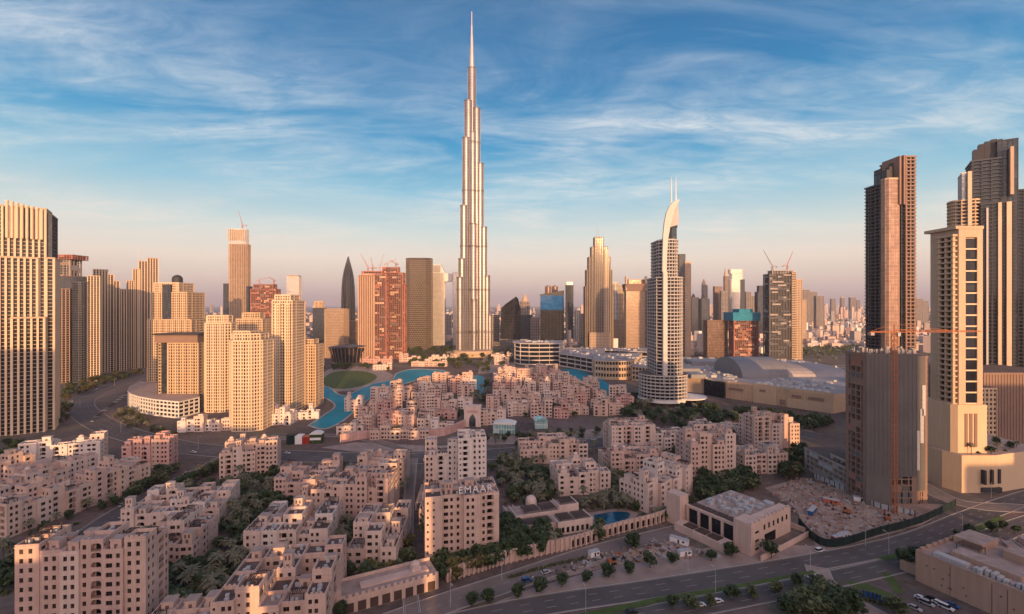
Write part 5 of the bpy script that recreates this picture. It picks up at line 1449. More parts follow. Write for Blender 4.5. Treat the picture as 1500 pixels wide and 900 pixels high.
# ---- temple-like gymnasium with tall dark glazing
def gym():
    rz = radians(33); cx, cy = 131, 240
    t = thing('sports_hall', 'tan hall with tall dark glass bays, crenellated front and corner tower', 'hall', (cx, cy, 0), rz)
    FOOT.append((cx-sin(rz)*20, cy+cos(rz)*20, rz, 50, 46))
    b = MB()
    b.box(-21, -11, -1, 8, 0, 15); b.box(-10.98, 21, 2, 8, 0, 13)
    b.box(-18.5, 21, 8.01, 36, 0, 11, 0, 1)
    b.box(-24, -17, 37, 46, 0, 16.5); b.box(-29, -21.6, 8, 36.9, 0, 4)
    for k in range(9): b.box(-10+k*3.45, -8.2+k*3.45, 1.96, 2.7, 13, 14.2)
    for k in range(3): b.box(-21+k*3.9, -19+k*3.9, -1.04, -.2, 15, 16)
    b.build('wall', [M['old_b'], M['roof_light']], t)
    g = MB()
    for k in range(4): g.box(-19.2, -18.45, 9+k*6.8, 15+k*6.8, .6, 10.2)
    g.build('bay_window', M['glass_dark'], t)
    g = MB()
    for k in range(4): g.box(-18.6, -12.6, 9+k*6.8, 15+k*6.8, 11.0, 11.5)
    for k in range(3): g.box(-28, -23, 12+k*7, 18+k*7, 3.9, 4.5)
    g.build('skylight', M['pergola'], t)
    f = MB()
    for k in range(5): f.box(-19.8, -18.4, 8.0+k*6.8-.5, 8.0+k*6.8+.5+.4, 0, 11.8)
    f.box(-19.7, -18.42, 8, 36, 10.4, 11.7); f.build('frame_wall', M['old_b'], t)
    d = MB()
    for k in range(7): d.box(-9+k*4.2, -7.6+k*4.2, 1.9, 2.2, 7.5, 10)
    for k in range(3): d.box(-17.5, -14.5, -1.1, -.8, 2+k*4, 2.9+k*4)
    d.box(-4, 6, 1.85, 2.2, .3, 5); d.build('window', M['pane'], t)
    r = MB(); q = random.Random(9)
    for k in range(40):
        x, y = q.uniform(-10, 19), q.uniform(10, 34); r.box(x, x+q.uniform(1, 4), y, y+q.uniform(1, 3), 10.99, 11.4+q.uniform(.4, 1.6))
    r.build('roof_unit', M['unit'], t)
    w = MB(); w.box(-21, 26, -6, -5.5, 0, 2.6); w.box(26.02, 26.5, -6, 12, 0, 2.6); w.build('garden_wall', M['old_b'], t)
gym()

# ---- corner building bottom right
def corner_building():
    rz = radians(-66)
    t = thing('tan_block', 'big plain tan block with roof terraces at the bottom right corner', 'building', (184, 190, 0), rz)
    # local: front face along x, facing -y
    b = MB(); d = MB()
    b.box(-20, 24, 0, 42, 0, 12.4, 0, 1)
    for x0, x1, y0, y1, h in ((-20, 24, 0, .5, 13.4), (-20, -19.5, .51, 42, 13.39), (-18, -8, 26, 40, 15.5), (-12, 10, 10, 18, 14.6), (12, 22, 22, 40, 15), (-2, 8, 28, 38, 15.8)):
        b.box(x0, x1, y0, y1, 12.3, h, 0, 1)
    for k in range(8): b.box(-19.4, -18.6, 2+k*4.8, 4+k*4.8, 13.3, 14.4)
    b.build('wall', [M['rust_plaster'], M['roof_light']], t)
    for x in (-8, 5, 9.5, 17): d.box(x, x+.25, -.06, .1, .5, 12)
    q = random.Random(4)
    for k in range(16): 
        x = q.uniform(-17, 22); z = q.choice((2.5, 5.2, 8)); d.box(x, x+.6, -.05, .1, z, z+.7)
    d.build('wall_slot', M['frame'], t)
    u = MB(); u.box(-15, -4, 3, 6.5, 12.42, 14); 
    for k in range(14): x = -2+k*1.8; u.box(x, x+1.2, 2+q.uniform(0, 3), 6+q.uniform(0, 2), 12.42, 13.2+q.uniform(0, 1.4))
    u.build('roof_unit', M['unit'], t)
    p = MB()
    for k in range(10): p.box(-14+k*.8, -13.6+k*.8, 19, 25, 15.2, 15.4)
    for x in (-14, -6.5):
        for y in (19.2, 24.8): p.box(x-.1, x+.1, y-.1, y+.1, 12.4, 15.19)
    p.build('pergola', M['pergola'], t)
    e = MB(); e.box(-28, -20.02, 4, 12, 0, 4.5); e.build('entrance_lobby', M['rust_plaster'], t)
corner_building()
lowrise('low rosy villas behind the plain tan block at right edge', 232, 196, -20, 40, 26, 3, 77, 'old_d', group='pink old town apartment blocks')

# ---- boundary wall with arches and garage block along the service road
def arcade():
    t = thing('boundary_wall', 'long crenellated pink arcade wall along the service road', 'wall', (0, 0, 0))
    b = MB(); d = MB()
    pts = smooth_line([G(*p) for p in [(655, 852), (700, 838), (740, 826), (800, 812), (850, 800), (905, 782), (960, 768), (990, 756)]], 7)
    wallstrip(b, pts, 1.0, 0, 0, 5.2)
    for i in range(len(pts)-1):
        a, c = pts[i], pts[i+1]; l = hypot(c[0]-a[0], c[1]-a[1]); ang = atan2(c[1]-a[1], c[0]-a[0])
        m_ = ((a[0]+c[0])/2, (a[1]+c[1])/2)
        b.obox(a[0], a[1], 0, 6.0, .9, 1.6, ang)
        b.obox(m_[0], m_[1]+.4, 5.2, 5.9, l*.4, .6, ang)
        if i > len(pts)*.5: d.obox(m_[0]+sin(ang)*.02, m_[1]-cos(ang)*.02, .5, 3.8, l*.45, .2, ang)
    b.build('wall', M['old_b'], t); d.build('arch_opening', M['pane'], t)
arcade()
def garage():
    rz = radians(27); 
    t = thing('garage_block', 'garage block with brown roller shutters and a terrace on top', 'garage', (-48, 193.5, 0), rz)
    FOOT.append((-51, 200, rz, 42, 16))
    b = MB(); b.box(-20, 19, 0, 13, 0, 6.2, 0, 1)
    for k in range(16): b.box(-20+k*2.5, -18.6+k*2.5, .02, .5, 6.2, 7.2)
    b.box(-20, 19, 12.5, 13.01, 6.19, 7.4); b.box(-12, 16, 4, 8, 6.19, 6.9)
    b.build('wall', [M['old_b'], M['roof_light']], t)
    for k in range(8):
        s = MB(); s.box(-18.6+k*4.7, -15.4+k*4.7, -.06, .1, .1, 3.9); s.build('shutter', M['pergola'], t)
    b = MB(); b.box(9, 13, 5, 9, 6.2, 8.6); b.dome(11, 7, 8.6, 2, 2.0, 14); b.build('dome', M['old_c'], t)
    b = MB(); b.box(-23, -20.02, 0, 4, 0, 10); b.build('turret', M['old_b'], t)
garage()

# ---- long low car-park pergola in the lane and small booths
for x, y, w, d, h, rt, nm, lab, m in ((-38, 298, 8, 30, 4, 4, 'pergola_walk', 'long white louvred pergola walk beside the central lane', 'old_c'), ):
    t = thing(nm, lab, 'pergola', (x-15, y-18, 0), radians(rt))
    b = MB()
    for k in range(16): b.box(-3.5, 3.5, k*1.9, k*1.9+.6, 4, 4.3)
    for k in range(5):
        for s in (-3.4, 3.1): b.box(s, s+.3, k*7, k*7+.3, 0, 4.0)
    b.build('slats', M[m], t)
# ------------------------------------------------------------------ trees and planting
def crown_mesh(seed, R_, H_, leafm, n=420, gap=.35, leaf=.62):
    """leaf clumps through an uneven volume made of several offset lobes, with gaps"""
    q = random.Random(seed); b = MB()
    lobes = [(q.uniform(-.45, .45)*R_, q.uniform(-.45, .45)*R_, q.uniform(.25, .75)*H_, q.uniform(.42, .62)) for _ in range(7)]
    for k in range(n):
        lx, ly, lz, lr = q.choice(lobes)
        while True:
            x, y, z = q.uniform(-1, 1), q.uniform(-1, 1), q.uniform(-1, 1)
            r = x*x+y*y+z*z
            if .25 < r < 1: break
        px, py, pz = lx+x*lr*R_, ly+y*lr*R_, lz+z*lr*H_*.62
        s = leaf*q.uniform(.6, 1.35)
        a1, a2 = q.uniform(0, 2*pi), q.uniform(-.9, .9)
        u = (cos(a1)*s, sin(a1)*s, q.uniform(-.3, .3)*s)
        v = (-sin(a1)*s*cos(a2), cos(a1)*s*cos(a2), sin(a2)*s)
        b.quad((px-u[0], py-u[1], pz-u[2]), (px+v[0]*.9, py+v[1]*.9, pz+v[2]*.9), (px+u[0], py+u[1], pz+u[2]), (px-v[0], py-v[1], pz-v[2]))
    return b.build('crown', M[leafm], mesh_only=True)
def trunk_mesh(h, r, seed):
    q = random.Random(seed); b = MB()
    b.cyl(0, 0, 0, h, r, r*.65, 7)
    for k in range(5):
        a = 2*pi*k/5+q.uniform(-.3, .3)
        b.bar((0, 0, h*.8), (cos(a)*h*.6, sin(a)*h*.6, h*1.45), r*.4, 0, r*.15)
    return b.build('trunk', M['bark'], mesh_only=True)
def palm_crown(seed, R_):
    q = random.Random(seed); b = MB()
    for k in range(26):
        a = 2*pi*k/26+q.uniform(-.15, .15); el = q.uniform(-.35, 1.15); L = R_*q.uniform(.85, 1.1)
        pts = []
        for i in range(6):
            t = i/5; rr = L*t*cos(el*(1-.35*t)); zz = L*(sin(el)*t-.62*t*t)
            pts.append((cos(a)*rr, sin(a)*rr, zz))
        for i in range(5):
            w0, w1 = R_*.17*(1-abs(i/5-.35)), R_*.17*(1-abs((i+1)/5-.35)) if i < 4 else .02
            nx, ny = -sin(a), cos(a); p, r = pts[i], pts[i+1]
            for sg in (-1, 1):
                b.quad(p, r, (r[0]+nx*w1*sg, r[1]+ny*w1*sg, r[2]-w1*.55), (p[0]+nx*w0*sg, p[1]+ny*w0*sg, p[2]-w0*.55))
    return b.build('crown', M['palm'], mesh_only=True)
def palm_trunk(h):
    b = MB()
    b.cyl(0, 0, 0, h*.97, .27, .2, 8); b.cyl(0, 0, h*.93, h*1.02, .34, .3, 8)
    return b.build('trunk', M['bark'], mesh_only=True)
CROWN = {'ficus': [crown_mesh(k, 3.6, 5.2, 'leaf_dark', 520) for k in range(4)],
         'acacia': [crown_mesh(10+k, 3.8, 4.6, 'leaf', 420) for k in range(4)],
         'yellow': [crown_mesh(20+k, 3.4, 5.0, 'leaf_yellow', 420) for k in range(2)],
         'neem': [crown_mesh(60+k, 3.8, 5.0, 'leaf_mid', 420) for k in range(4)],
         'palm': [palm_crown(30+k, 3.3) for k in range(4)],
         'bush': [crown_mesh(40+k, 1.7, 1.9, 'leaf', 150, leaf=.42) for k in range(3)]}
TRUNK = {'ficus': trunk_mesh(1.8, .26, 1), 'acacia': trunk_mesh(2.2, .2, 2), 'yellow': trunk_mesh(2.0, .2, 3), 'neem': trunk_mesh(2.0, .22, 4)}
PTR = [palm_trunk(h) for h in (5.0, 6.5, 8.0)]
PH = (5.0, 6.5, 8.0)
NAMES = {'neem': 'neem_tree', 'ficus': 'ficus_tree', 'acacia': 'shade_tree', 'yellow': 'shade_tree', 'palm': 'palm_tree', 'bush': 'shrub'}
CATS = {'neem': 'tree', 'ficus': 'tree', 'acacia': 'tree', 'yellow': 'tree', 'palm': 'palm tree', 'bush': 'shrub'}
tq = random.Random(99)
def tree(kind, x, y, s, label, group, z=0.0):
    if kind == 'bush':
        o = put('shrub', tq.choice(CROWN['bush']), None, (x, y, z-.25), tq.uniform(0, 6.28)); o.scale = (s, s, s)
        return tag(o, label, 'shrub', group)
    t = thing(NAMES[kind], label, CATS[kind], (x, y, z), tq.uniform(0, 6.28), group)
    t.scale = (s*tq.uniform(.9, 1.1), s*tq.uniform(.9, 1.1), s)
    if kind == 'palm':
        i = tq.randrange(3)
        put('trunk', PTR[i], t); put('crown', tq.choice(CROWN['palm']), t, (0, 0, PH[i]))
    else:
        put('trunk', TRUNK[kind], t); put('crown', tq.choice(CROWN[kind]), t, (0, 0, 1.5))
    return t
def blocked(x, y):
    for cx, cy, a, L, W_ in FOOT:
        dx, dy = x-cx, y-cy; c, s = cos(a), sin(a)
        if abs(dx*c+dy*s) < L/2 and abs(-dx*s+dy*c) < W_/2: return True
    for nm, (pts, w) in ROADS.items():
        for p in pts:
            if hypot(p[0]-x, p[1]-y) < w/2+1.5: return True
    return False
def inpoly(x, y, poly):
    c = False; j = len(poly)-1
    for i in range(len(poly)):
        (xi, yi), (xj, yj) = poly[i], poly[j]
        if (yi > y) != (yj > y) and x < (xj-xi)*(y-yi)/(yj-yi)+xi: c = not c
        j = i
    return c
PLACED = []
def scatter(px, n, kinds, label, group, smin=.8, smax=1.25, gap=2.6):
    poly = [G(*p) for p in px]
    xs = [p[0] for p in poly]; ys = [p[1] for p in poly]; k = 0; tries = 0
    while k < n and tries < n*40:
        tries += 1
        x, y = tq.uniform(min(xs), max(xs)), tq.uniform(min(ys), max(ys))
        if not inpoly(x, y, poly) or blocked(x, y): continue
        if any(hypot(x-a, y-b) < gap for a, b in PLACED[-220:]): continue
        PLACED.append((x, y)); k += 1
        kd = tq.choice(kinds)
        w = {'palm': 'grey green palm', 'ficus': 'dark round tree', 'acacia': 'loose green tree', 'yellow': 'yellowish tree', 'neem': 'mid green tree', 'bush': 'low green shrub'}[kd]
        tree(kd, x, y, tq.uniform(smin, smax), w+' '+label, w+'s '+group)
scatter([(205, 845), (330, 840), (350, 800), (360, 850), (315, 905), (240, 930), (205, 900)], 71, ('palm', 'palm', 'acacia', 'ficus'), 'in the palm grove between the corner block and nearest courtyard block', 'in the bottom left grove', .9, 1.35, 3.0)
scatter([(330, 705), (405, 700), (410, 760), (360, 790), (335, 800)], 51, ('palm', 'acacia', 'ficus'), 'in the garden between the terraced blocks left of centre', 'in the left central garden', .8, 1.2)
scatter([(465, 760), (512, 740), (510, 900), (470, 930), (475, 850)], 54, ('palm', 'ficus', 'palm'), 'in the strip left of the roof terrace block', 'beside the roof terrace block', .85, 1.25)
scatter([(572, 800), (600, 790), (604, 850), (540, 880), (530, 862)], 20, ('yellow', 'acacia', 'ficus'), 'at foot of the roof terrace block by the lane', 'by the lane foot', .9, 1.3, 2.6)
scatter([(618, 838), (735, 815), (745, 830), (650, 858)], 24, ('yellow', 'ficus', 'acacia'), 'along the wall below the big sign block', 'below the sign block', .8, 1.3, 2.6)
scatter([(735, 765), (800, 790), (800, 812), (750, 824), (736, 810)], 27, ('ficus',), 'in the dense dark clump right of the big sign block', 'right of the sign block', 1.0, 1.5, 3.4)
scatter([(725, 668), (760, 668), (830, 735), (800, 745), (740, 720)], 58, ('palm', 'palm', 'acacia'), 'in the palm avenue garden right of the white tall block', 'in the palm avenue', .8, 1.1, 3.0)
scatter([(765, 690), (812, 700), (808, 735), (770, 715)], 17, ('ficus',), 'in the dark clump beside the four storey tan block', 'by the tan block', .9, 1.3)
scatter([(820, 735), (915, 735), (912, 750), (868, 752), (822, 752)], 27, ('palm', 'palm', 'bush'), 'round the pool behind the clubhouse', 'round the pool', .8, 1.1, 2.4)
scatter([(888, 690), (915, 700), (912, 745), (892, 738)], 20, ('palm', 'acacia'), 'left of the sharp cornered block', 'by the sharp cornered block', .8, 1.2)
scatter([(1022, 735), (1030, 700), (1100, 700), (1110, 715), (1040, 740)], 37, ('ficus', 'ficus', 'acacia'), 'around the eight storey block', 'round the eight storey block', 1.0, 1.5, 3.4)
scatter([(1140, 700), (1165, 660), (1192, 670), (1190, 690), (1160, 706)], 24, ('ficus', 'yellow', 'ficus'), 'beside the seven storey glowing block', 'by the glowing block', 1.0, 1.6, 3.4)
scatter([(955, 650), (1010, 640), (1010, 690), (985, 690)], 20, ('ficus', 'acacia'), 'left of the eight storey block', 'left of the eight storey block', .9, 1.3)
scatter([(0, 700), (45, 690), (60, 660), (0, 650)], 20, ('ficus', 'acacia'), 'under the golden finned tower at left', 'under the finned tower', .9, 1.3)
scatter([(225, 715), (330, 665), (320, 690), (230, 735)], 14, ('acacia', 'ficus'), 'along right side of the side street', 'along the side street right', .8, 1.2)
scatter([(60, 835), (150, 765), (225, 700), (260, 690), (190, 735), (110, 800)], 37, ('ficus', 'acacia', 'bush'), 'along left side of the side street', 'along the side street left', .9, 1.3)
scatter([(0, 890), (30, 850), (110, 800), (60, 800), (0, 840)], 24, ('ficus', 'bush'), 'between the pink row and the corner block at far left', 'at far left', .9, 1.3)
scatter([(84, 600), (100, 570), (190, 545), (215, 548), (130, 580), (110, 620), (84, 635)], 61, ('acacia', 'neem', 'yellow'), 'on the planted strip along the curved road at left', 'along the curved road', 1.0, 1.6, 4)
scatter([(160, 612), (190, 600), (250, 640), (330, 655), (260, 648), (200, 640)], 34, ('acacia', 'palm'), 'in front of the curved podium', 'before the podium', .8, 1.1)
scatter([(700, 545), (704, 520), (752, 512), (752, 536), (716, 548)], 30, ('neem', 'acacia'), 'right of the foot of the supertall tower', 'right of the supertall tower foot', 1.3, 2.0, 6)
scatter([(600, 560), (660, 553), (700, 552), (690, 560), (640, 562)], 12, ('palm', 'neem'), 'on the lagoon edge of the left island', 'on the left island lagoon edge', 1.0, 1.5, 5)
scatter([(470, 545), (500, 536), (560, 536), (575, 545), (556, 543), (520, 541)], 24, ('neem', 'acacia'), 'along the back of the round lawn', 'behind the round lawn', 1.1, 1.7, 5)
scatter([(590, 536), (600, 512), (680, 512), (690, 540), (655, 541)], 70, ('neem', 'acacia'), 'in the park at the foot of the supertall tower', 'below the supertall tower', 1.4, 2.2, 6)
scatter([(900, 600), (945, 575), (960, 610), (1030, 600), (1040, 625), (930, 630)], 68, ('neem', 'neem', 'palm'), 'round the base of the crested hotel tower', 'round the crested hotel', 1.0, 1.7, 4)
scatter([(1030, 600), (1120, 608), (1225, 620), (1200, 640), (1040, 625)], 61, ('neem', 'neem'), 'in front of the mall facade', 'before the mall', 1.0, 1.7, 4)
scatter([(680, 600), (715, 560), (715, 600)], 24, ('ficus', 'palm'), 'between the two souk islands', 'between the islands', .9, 1.4)
scatter([(760, 600), (850, 598), (840, 612), (770, 612)], 24, ('ficus', 'acacia'), 'among the right hand island houses', 'on the right island', .8, 1.3, 2.5)
scatter([(500, 640), (640, 600), (690, 575), (690, 610), (640, 636)], 34, ('palm', 'acacia'), 'among the left hand island houses', 'on the left island', .7, 1.1, 2.5)
scatter([(760, 645), (900, 640), (890, 652), (800, 655)], 27, ('ficus', 'palm'), 'on the boulevard verge beside the teal pavilions', 'by the pavilions', .8, 1.1)
scatter([(1140, 905), (1180, 885), (1235, 875), (1290, 895), (1320, 905)], 44, ('ficus', 'acacia'), 'in the dark thicket at the bottom edge right of centre', 'in the bottom thicket', 1.0, 1.4, 3)
scatter([(0, 790), (200, 712), (330, 690), (600, 690), (612, 780), (600, 850), (520, 900), (0, 960)], 190, ('palm', 'palm', 'neem', 'ficus', 'bush'), 'in the planted gaps between the old town blocks left of the lane', 'between the blocks left of the lane', .75, 1.2, 2.3)
scatter([(612, 690), (760, 690), (1000, 690), (1100, 690), (1000, 762), (860, 795), (735, 822), (620, 850)], 120, ('palm', 'neem', 'bush', 'acacia'), 'in the planted gaps between the old town blocks right of the lane', 'between the blocks right of the lane', .75, 1.2, 2.3)
scatter([(740, 655), (1000, 640), (1100, 650), (1100, 690), (760, 690)], 40, ('palm', 'acacia', 'ficus'), 'by the blocks facing the wide boulevard', 'by the boulevard blocks', .75, 1.2, 2.3)
scatter([(690, 650), (720, 641), (900, 628), (905, 636), (720, 654)], 16, ('palm', 'neem'), 'on the paved plaza along the wide boulevard', 'on the boulevard plaza', .8, 1.1, 4)
scatter([(930, 645), (1000, 625), (1190, 628), (1190, 640), (1000, 640)], 20, ('palm', 'neem', 'bush'), 'in the parking strip before the mall trees', 'in the mall parking strip', .8, 1.2, 4)
# street trees along the boulevard, one by one
ROWA = [(690, 888), (714, 884), (757, 877), (792, 868), (823, 860), (860, 853), (892, 846), (922, 840), (952, 832), (985, 826), (1042, 822), (1072, 816)]
for i, p in enumerate(ROWA): tree('ficus', *G(*p), tq.uniform(.75, 1.0), '%s dark round street tree from left in the row along the boulevard' % ordinal(i), 'street trees along the boulevard')
ROWB = [(985, 893), (1012, 893), (1042, 888), (1073, 880), (1103, 877), (1137, 870), (1166, 862), (1197, 861)]
for i, p in enumerate(ROWB): tree('acacia' if i % 3 else 'ficus', *G(*p), tq.uniform(.7, .95), '%s round tree from left on the near verge of the boulevard' % ordinal(i), 'trees on the near verge')
ROWC = [(1328, 832), (1345, 826), (1366, 828), (1130, 818), (926, 805), (1404, 790), (1420, 784), (1432, 790), (1452, 780), (1470, 775), (1488, 782)]
LC = ['dark tree left of the plain tan block', 'second dark tree left of the plain tan block', 'dark tree touching the corner of the plain tan block', 'dark tree beside the sports hall wall', 'lone dark tree in the sandy lot',
      'small tree in bare ground near the far end of the boulevard', 'small round tree right behind the small bare ground tree', 'small tree nearest the road among the bare ground trees', 'small tree farther right on the bare ground', 'small tree close to the right edge on bare ground', 'small tree at the right edge on bare ground']
for p, l in zip(ROWC, LC): tree('ficus', *G(*p), tq.uniform(.6, .95) if p[0] > 1390 else 1.2, l, 'trees by the boulevard bend')
for i, (x, y) in enumerate(((302, 309), (309, 308), (317, 312), (324, 314), (331, 318), (340, 322), (321, 322), (334, 330), (296, 308))):
    tree(('bush', 'neem', 'palm')[i % 3], x, y, .8, 'green plant in the roof garden of the tan tower podium', 'plants in the podium roof garden', 24.0)
# hedges
def hedge(pxs, w, h, label):
    pts = smooth_line([G(*p) for p in pxs], 10); b = MB(); q = random.Random(len(pts))
    for a, c in zip(pts, pts[1:]):
        l = hypot(c[0]-a[0], c[1]-a[1]); n = max(2, int(l*w*h*7))
        for _ in range(n):
            t = q.random(); x = a[0]+(c[0]-a[0])*t+q.uniform(-w/2, w/2); y = a[1]+(c[1]-a[1])*t+q.uniform(-w/2, w/2); z = q.uniform(0, h); s = q.uniform(.25, .5)
            a1 = q.uniform(0, 6.28)
            b.quad((x-s*cos(a1), y-s*sin(a1), z-.2*s), (x+s*sin(a1)*.5, y-s*cos(a1)*.5, z-s), (x+s*cos(a1), y+s*sin(a1), z+.2*s), (x-s*sin(a1)*.5, y+s*cos(a1)*.5, z+s))
    return tag(b.build('hedge', M['leaf']), label, 'hedge')
hedge([(1218, 898), (1262, 880), (1300, 890)], 1.6, 1.4, 'clipped hedge beside the near cross street')
hedge([(745, 848), (800, 832), (860, 818)], 1.4, 1.2, 'low hedge along foot of the arcade wall')

# ------------------------------------------------------------------ cars and street furniture
def car_master(paint, kind):
    t = thing('parked_car', 'car', 'car')
    L, W_, H_ = (4.6, 1.85, 1.45) if kind == 'saloon' else (4.8, 1.95, 1.8)
    b = MB(); w = W_/2
    prof = [(-L/2, .35), (-L/2, .85), (-L*.30, .92), (L*.22, .95), (L*.5, .75), (L*.5, .35)]
    b.loft([[(x, -w, z) for x, z in reversed(prof)], [(x, w, z) for x, z in reversed(prof)]])
    top = [(-L*.40, .90), (-L*.30, H_), (L*.08, H_), (L*.24, .93)] if kind == 'saloon' else [(-L*.49, .88), (-L*.46, H_), (L*.12, H_), (L*.26, .93)]
    roofp = MB()
    b.loft([[(top[1][0]-.05, -w*.8, H_), (top[2][0]+.05, -w*.8, H_), (top[2][0]+.05, w*.8, H_), (top[1][0]-.05, w*.8, H_)], [(top[1][0], -w*.76, H_+.06), (top[2][0], -w*.76, H_+.06), (top[2][0], w*.76, H_+.06), (top[1][0], w*.76, H_+.06)]])
    b.build('body', M['car_'+paint], t)
    g = MB()
    g.loft([[(x, -w*(.94 if z < 1 else .8), z-.01) for x, z in reversed(top)], [(x, w*(.94 if z < 1 else .8), z-.01) for x, z in reversed(top)]])
    g.build('window', M['glass_dark'], t)
    wh = None
    for sx in (-1, 1):
        for sy in (-1, 1):
            if wh is None:
                m = MB(); r = .34
                m.loft([[(r*cos(2*pi*k/12), -.1, .34+r*sin(2*pi*k/12)) for k in range(12)], [(r*cos(2*pi*k/12), .1, .34+r*sin(2*pi*k/12)) for k in range(12)]])
                wh = m.build('wheel', M['rubber'], mesh_only=True)
            put('wheel', wh, t, (sx*L*.31, sy*(w-.06), 0))
    return t
MASTERS = {}
def car(px, py, ang, paint, kind, label, group, z=.06, world=None):
    x, y = G(px, py) if world is None else world
    if (paint, kind) not in MASTERS:
        t = car_master(paint, kind); MASTERS[(paint, kind)] = t
    else:
        m = MASTERS[(paint, kind)]; t = m.copy(); COL.objects.link(t)
        for ch in m.children:
            c = ch.copy(); COL.objects.link(c); c.parent = t
    t.location = (x, y, z); t.rotation_euler = (0, 0, radians(ang)); t['label'] = label; t['group'] = group
    return t
def on_road(name, t, d):
    pts, w = ROADS[name]; i = min(int(t*(len(pts)-1)), len(pts)-2); a, c = pts[i], pts[i+1]
    f = t*(len(pts)-1)-i; l = hypot(c[0]-a[0], c[1]-a[1]); n = (-(c[1]-a[1])/l, (c[0]-a[0])/l)
    return (a[0]+(c[0]-a[0])*f+n[0]*d, a[1]+(c[1]-a[1])*f+n[1]*d), math.degrees(atan2(c[1]-a[1], c[0]-a[0]))
car(772, 852, 22, 'blue', 'van', 'blue van parked on the service road behind the street trees', 'cars by the boulevard')
car(800, 840, 22, 'silver', 'saloon', 'silver car on the service road just beyond the blue van', 'cars by the boulevard')
car(1025, 888, 10, 'white', 'saloon', 'white car under the trees on the near verge', 'cars by the boulevard')
car(1201, 808, 20, 'white', 'van', 'white van stopped on the road shoulder near the dark hoarding', 'cars by the boulevard')
car(1341, 820, 30, 'white', 'saloon', 'white car parked between dark trees left of the plain tan block', 'cars by the boulevard')
for i, (x, y, a, c, k) in enumerate(((1350, 879, -60, 'white', 'saloon'), (1358, 886, -60, 'silver', 'van'), (1366, 880, -60, 'black', 'saloon'), (1376, 886, -62, 'white', 'saloon'), (1386, 892, -60, 'white', 'van'), (1340, 893, -60, 'silver', 'saloon'), (1396, 889, -60, 'blue', 'saloon'))):
    car(x, y, a, c, k, '%s %s %s from left on the dark yard below the plain tan block' % (ordinal(i), {'white': 'white', 'silver': 'silver', 'black': 'black', 'blue': 'blue'}[c], 'car' if k == 'saloon' else 'van'), 'cars in the dark yard')
cq = random.Random(31)
for i in range(16):
    (x, y), a = on_road('main_boulevard', .10+.055*i+cq.uniform(0, .03), cq.choice((-9, -4, 4, 9)))
    c = cq.choice(('white', 'silver', 'black', 'white', 'red'))
    car(0, 0, a, c, 'saloon', '%s car from left along the wide boulevard, %s' % (('first', 'second', 'third', 'fourth', 'fifth', 'sixth', 'seventh', 'eighth', 'ninth', 'tenth', 'eleventh', 'twelfth', 'thirteenth', 'fourteenth', 'fifteenth', 'sixteenth')[i], c), 'cars driving on the wide boulevard', .3, (x, y))
for i in range(7):
    (x, y), a = on_road('side_street', .12+.11*i, 5.6 if i % 2 else -5.6); c = cq.choice(('white', 'black', 'silver', 'sandy'))
    car(0, 0, a, c, 'saloon', '%s car from the near end of the side street, %s' % (ordinal(i), c), 'cars parked in the side street', .12, (x, y))
for i in range(6):
    (x, y), a = on_road('boulevard_road', .30+.10*i, cq.choice((-3, 0, 3))); c = cq.choice(('white', 'silver', 'black'))
    car(0, 0, a, c, 'saloon', '%s car from left on the near carriageway, %s' % (ordinal(i), c), 'cars on the boulevard', .1, (x, y))
for i in range(12):
    c = cq.choice(('white', 'black', 'silver', 'white', 'red'))
    x, y = X(150, 560)+(-18+i*5.2), 520+i*5.5-20
    car(0, 0, 52+cq.uniform(-8, 8), c, 'saloon', '%s car from left in the car park beside the curved road, %s' % (ordinal(i), c), 'cars in the curved road car park', .05, (X(140+i*4.2, Dg(612-3.2*i)), Dg(612-3.2*i)))

for i in range(12):
    c = cq.choice(('white', 'black', 'silver', 'white', 'blue')); px = 952+i*17; py = 633-(i*.25)
    car(0, 0, 80+cq.uniform(-6, 6), c, 'saloon', '%s car from left in the parking strip before the mall trees, %s' % (ordinal(i), c), 'cars in the mall parking strip', .05, G(px, py))

def lamp(x, y, ang, label, h=10.0):
    if not hasattr(lamp, 'pole'):
        b = MB(); b.cyl(0, 0, 0, h, .14, .07, 8); b.bar((0, 0, h-.1), (2.2, 0, h+.3), .06); lamp.pole = b.build('pole', M['unit'], mesh_only=True)
        b = MB(); b.box(1.7, 2.9, -.18, .18, h+.2, h+.38); lamp.head = b.build('lamp_head', M['unit'], mesh_only=True)
    t = thing('street_lamp', label, 'street lamp', (x, y, 0), ang, 'street lamps along the roads')
    put('pole', lamp.pole, t); put('lamp_head', lamp.head, t)
for i, p in enumerate([(858, 899), (1048, 869), (1187, 836), (1302, 812), (1410, 782)]): lamp(*G(*p), radians(100), '%s street lamp from left on the grassy median' % ordinal(i))
for i, p in enumerate([(735, 850), (660, 890), (1008, 840), (1250, 722), (1452, 730), (1268, 800)]):
    lamp(*G(*p), radians(-70), ['street lamp on the service road beside the row of trees', 'street lamp at near end of the service road', 'street lamp beside the sandy lot', 'tall street lamp left of the netted high rise car park', 'street lamp in front of the tan tower podium', 'street lamp by the dark hoarding'][i])
for i in range(9):
    (x, y), a = on_road('main_boulevard', .08+.1*i, 0.0); lamp(x, y, radians(a+90), '%s street lamp from left on the wide boulevard centre line' % ordinal(i), 10)

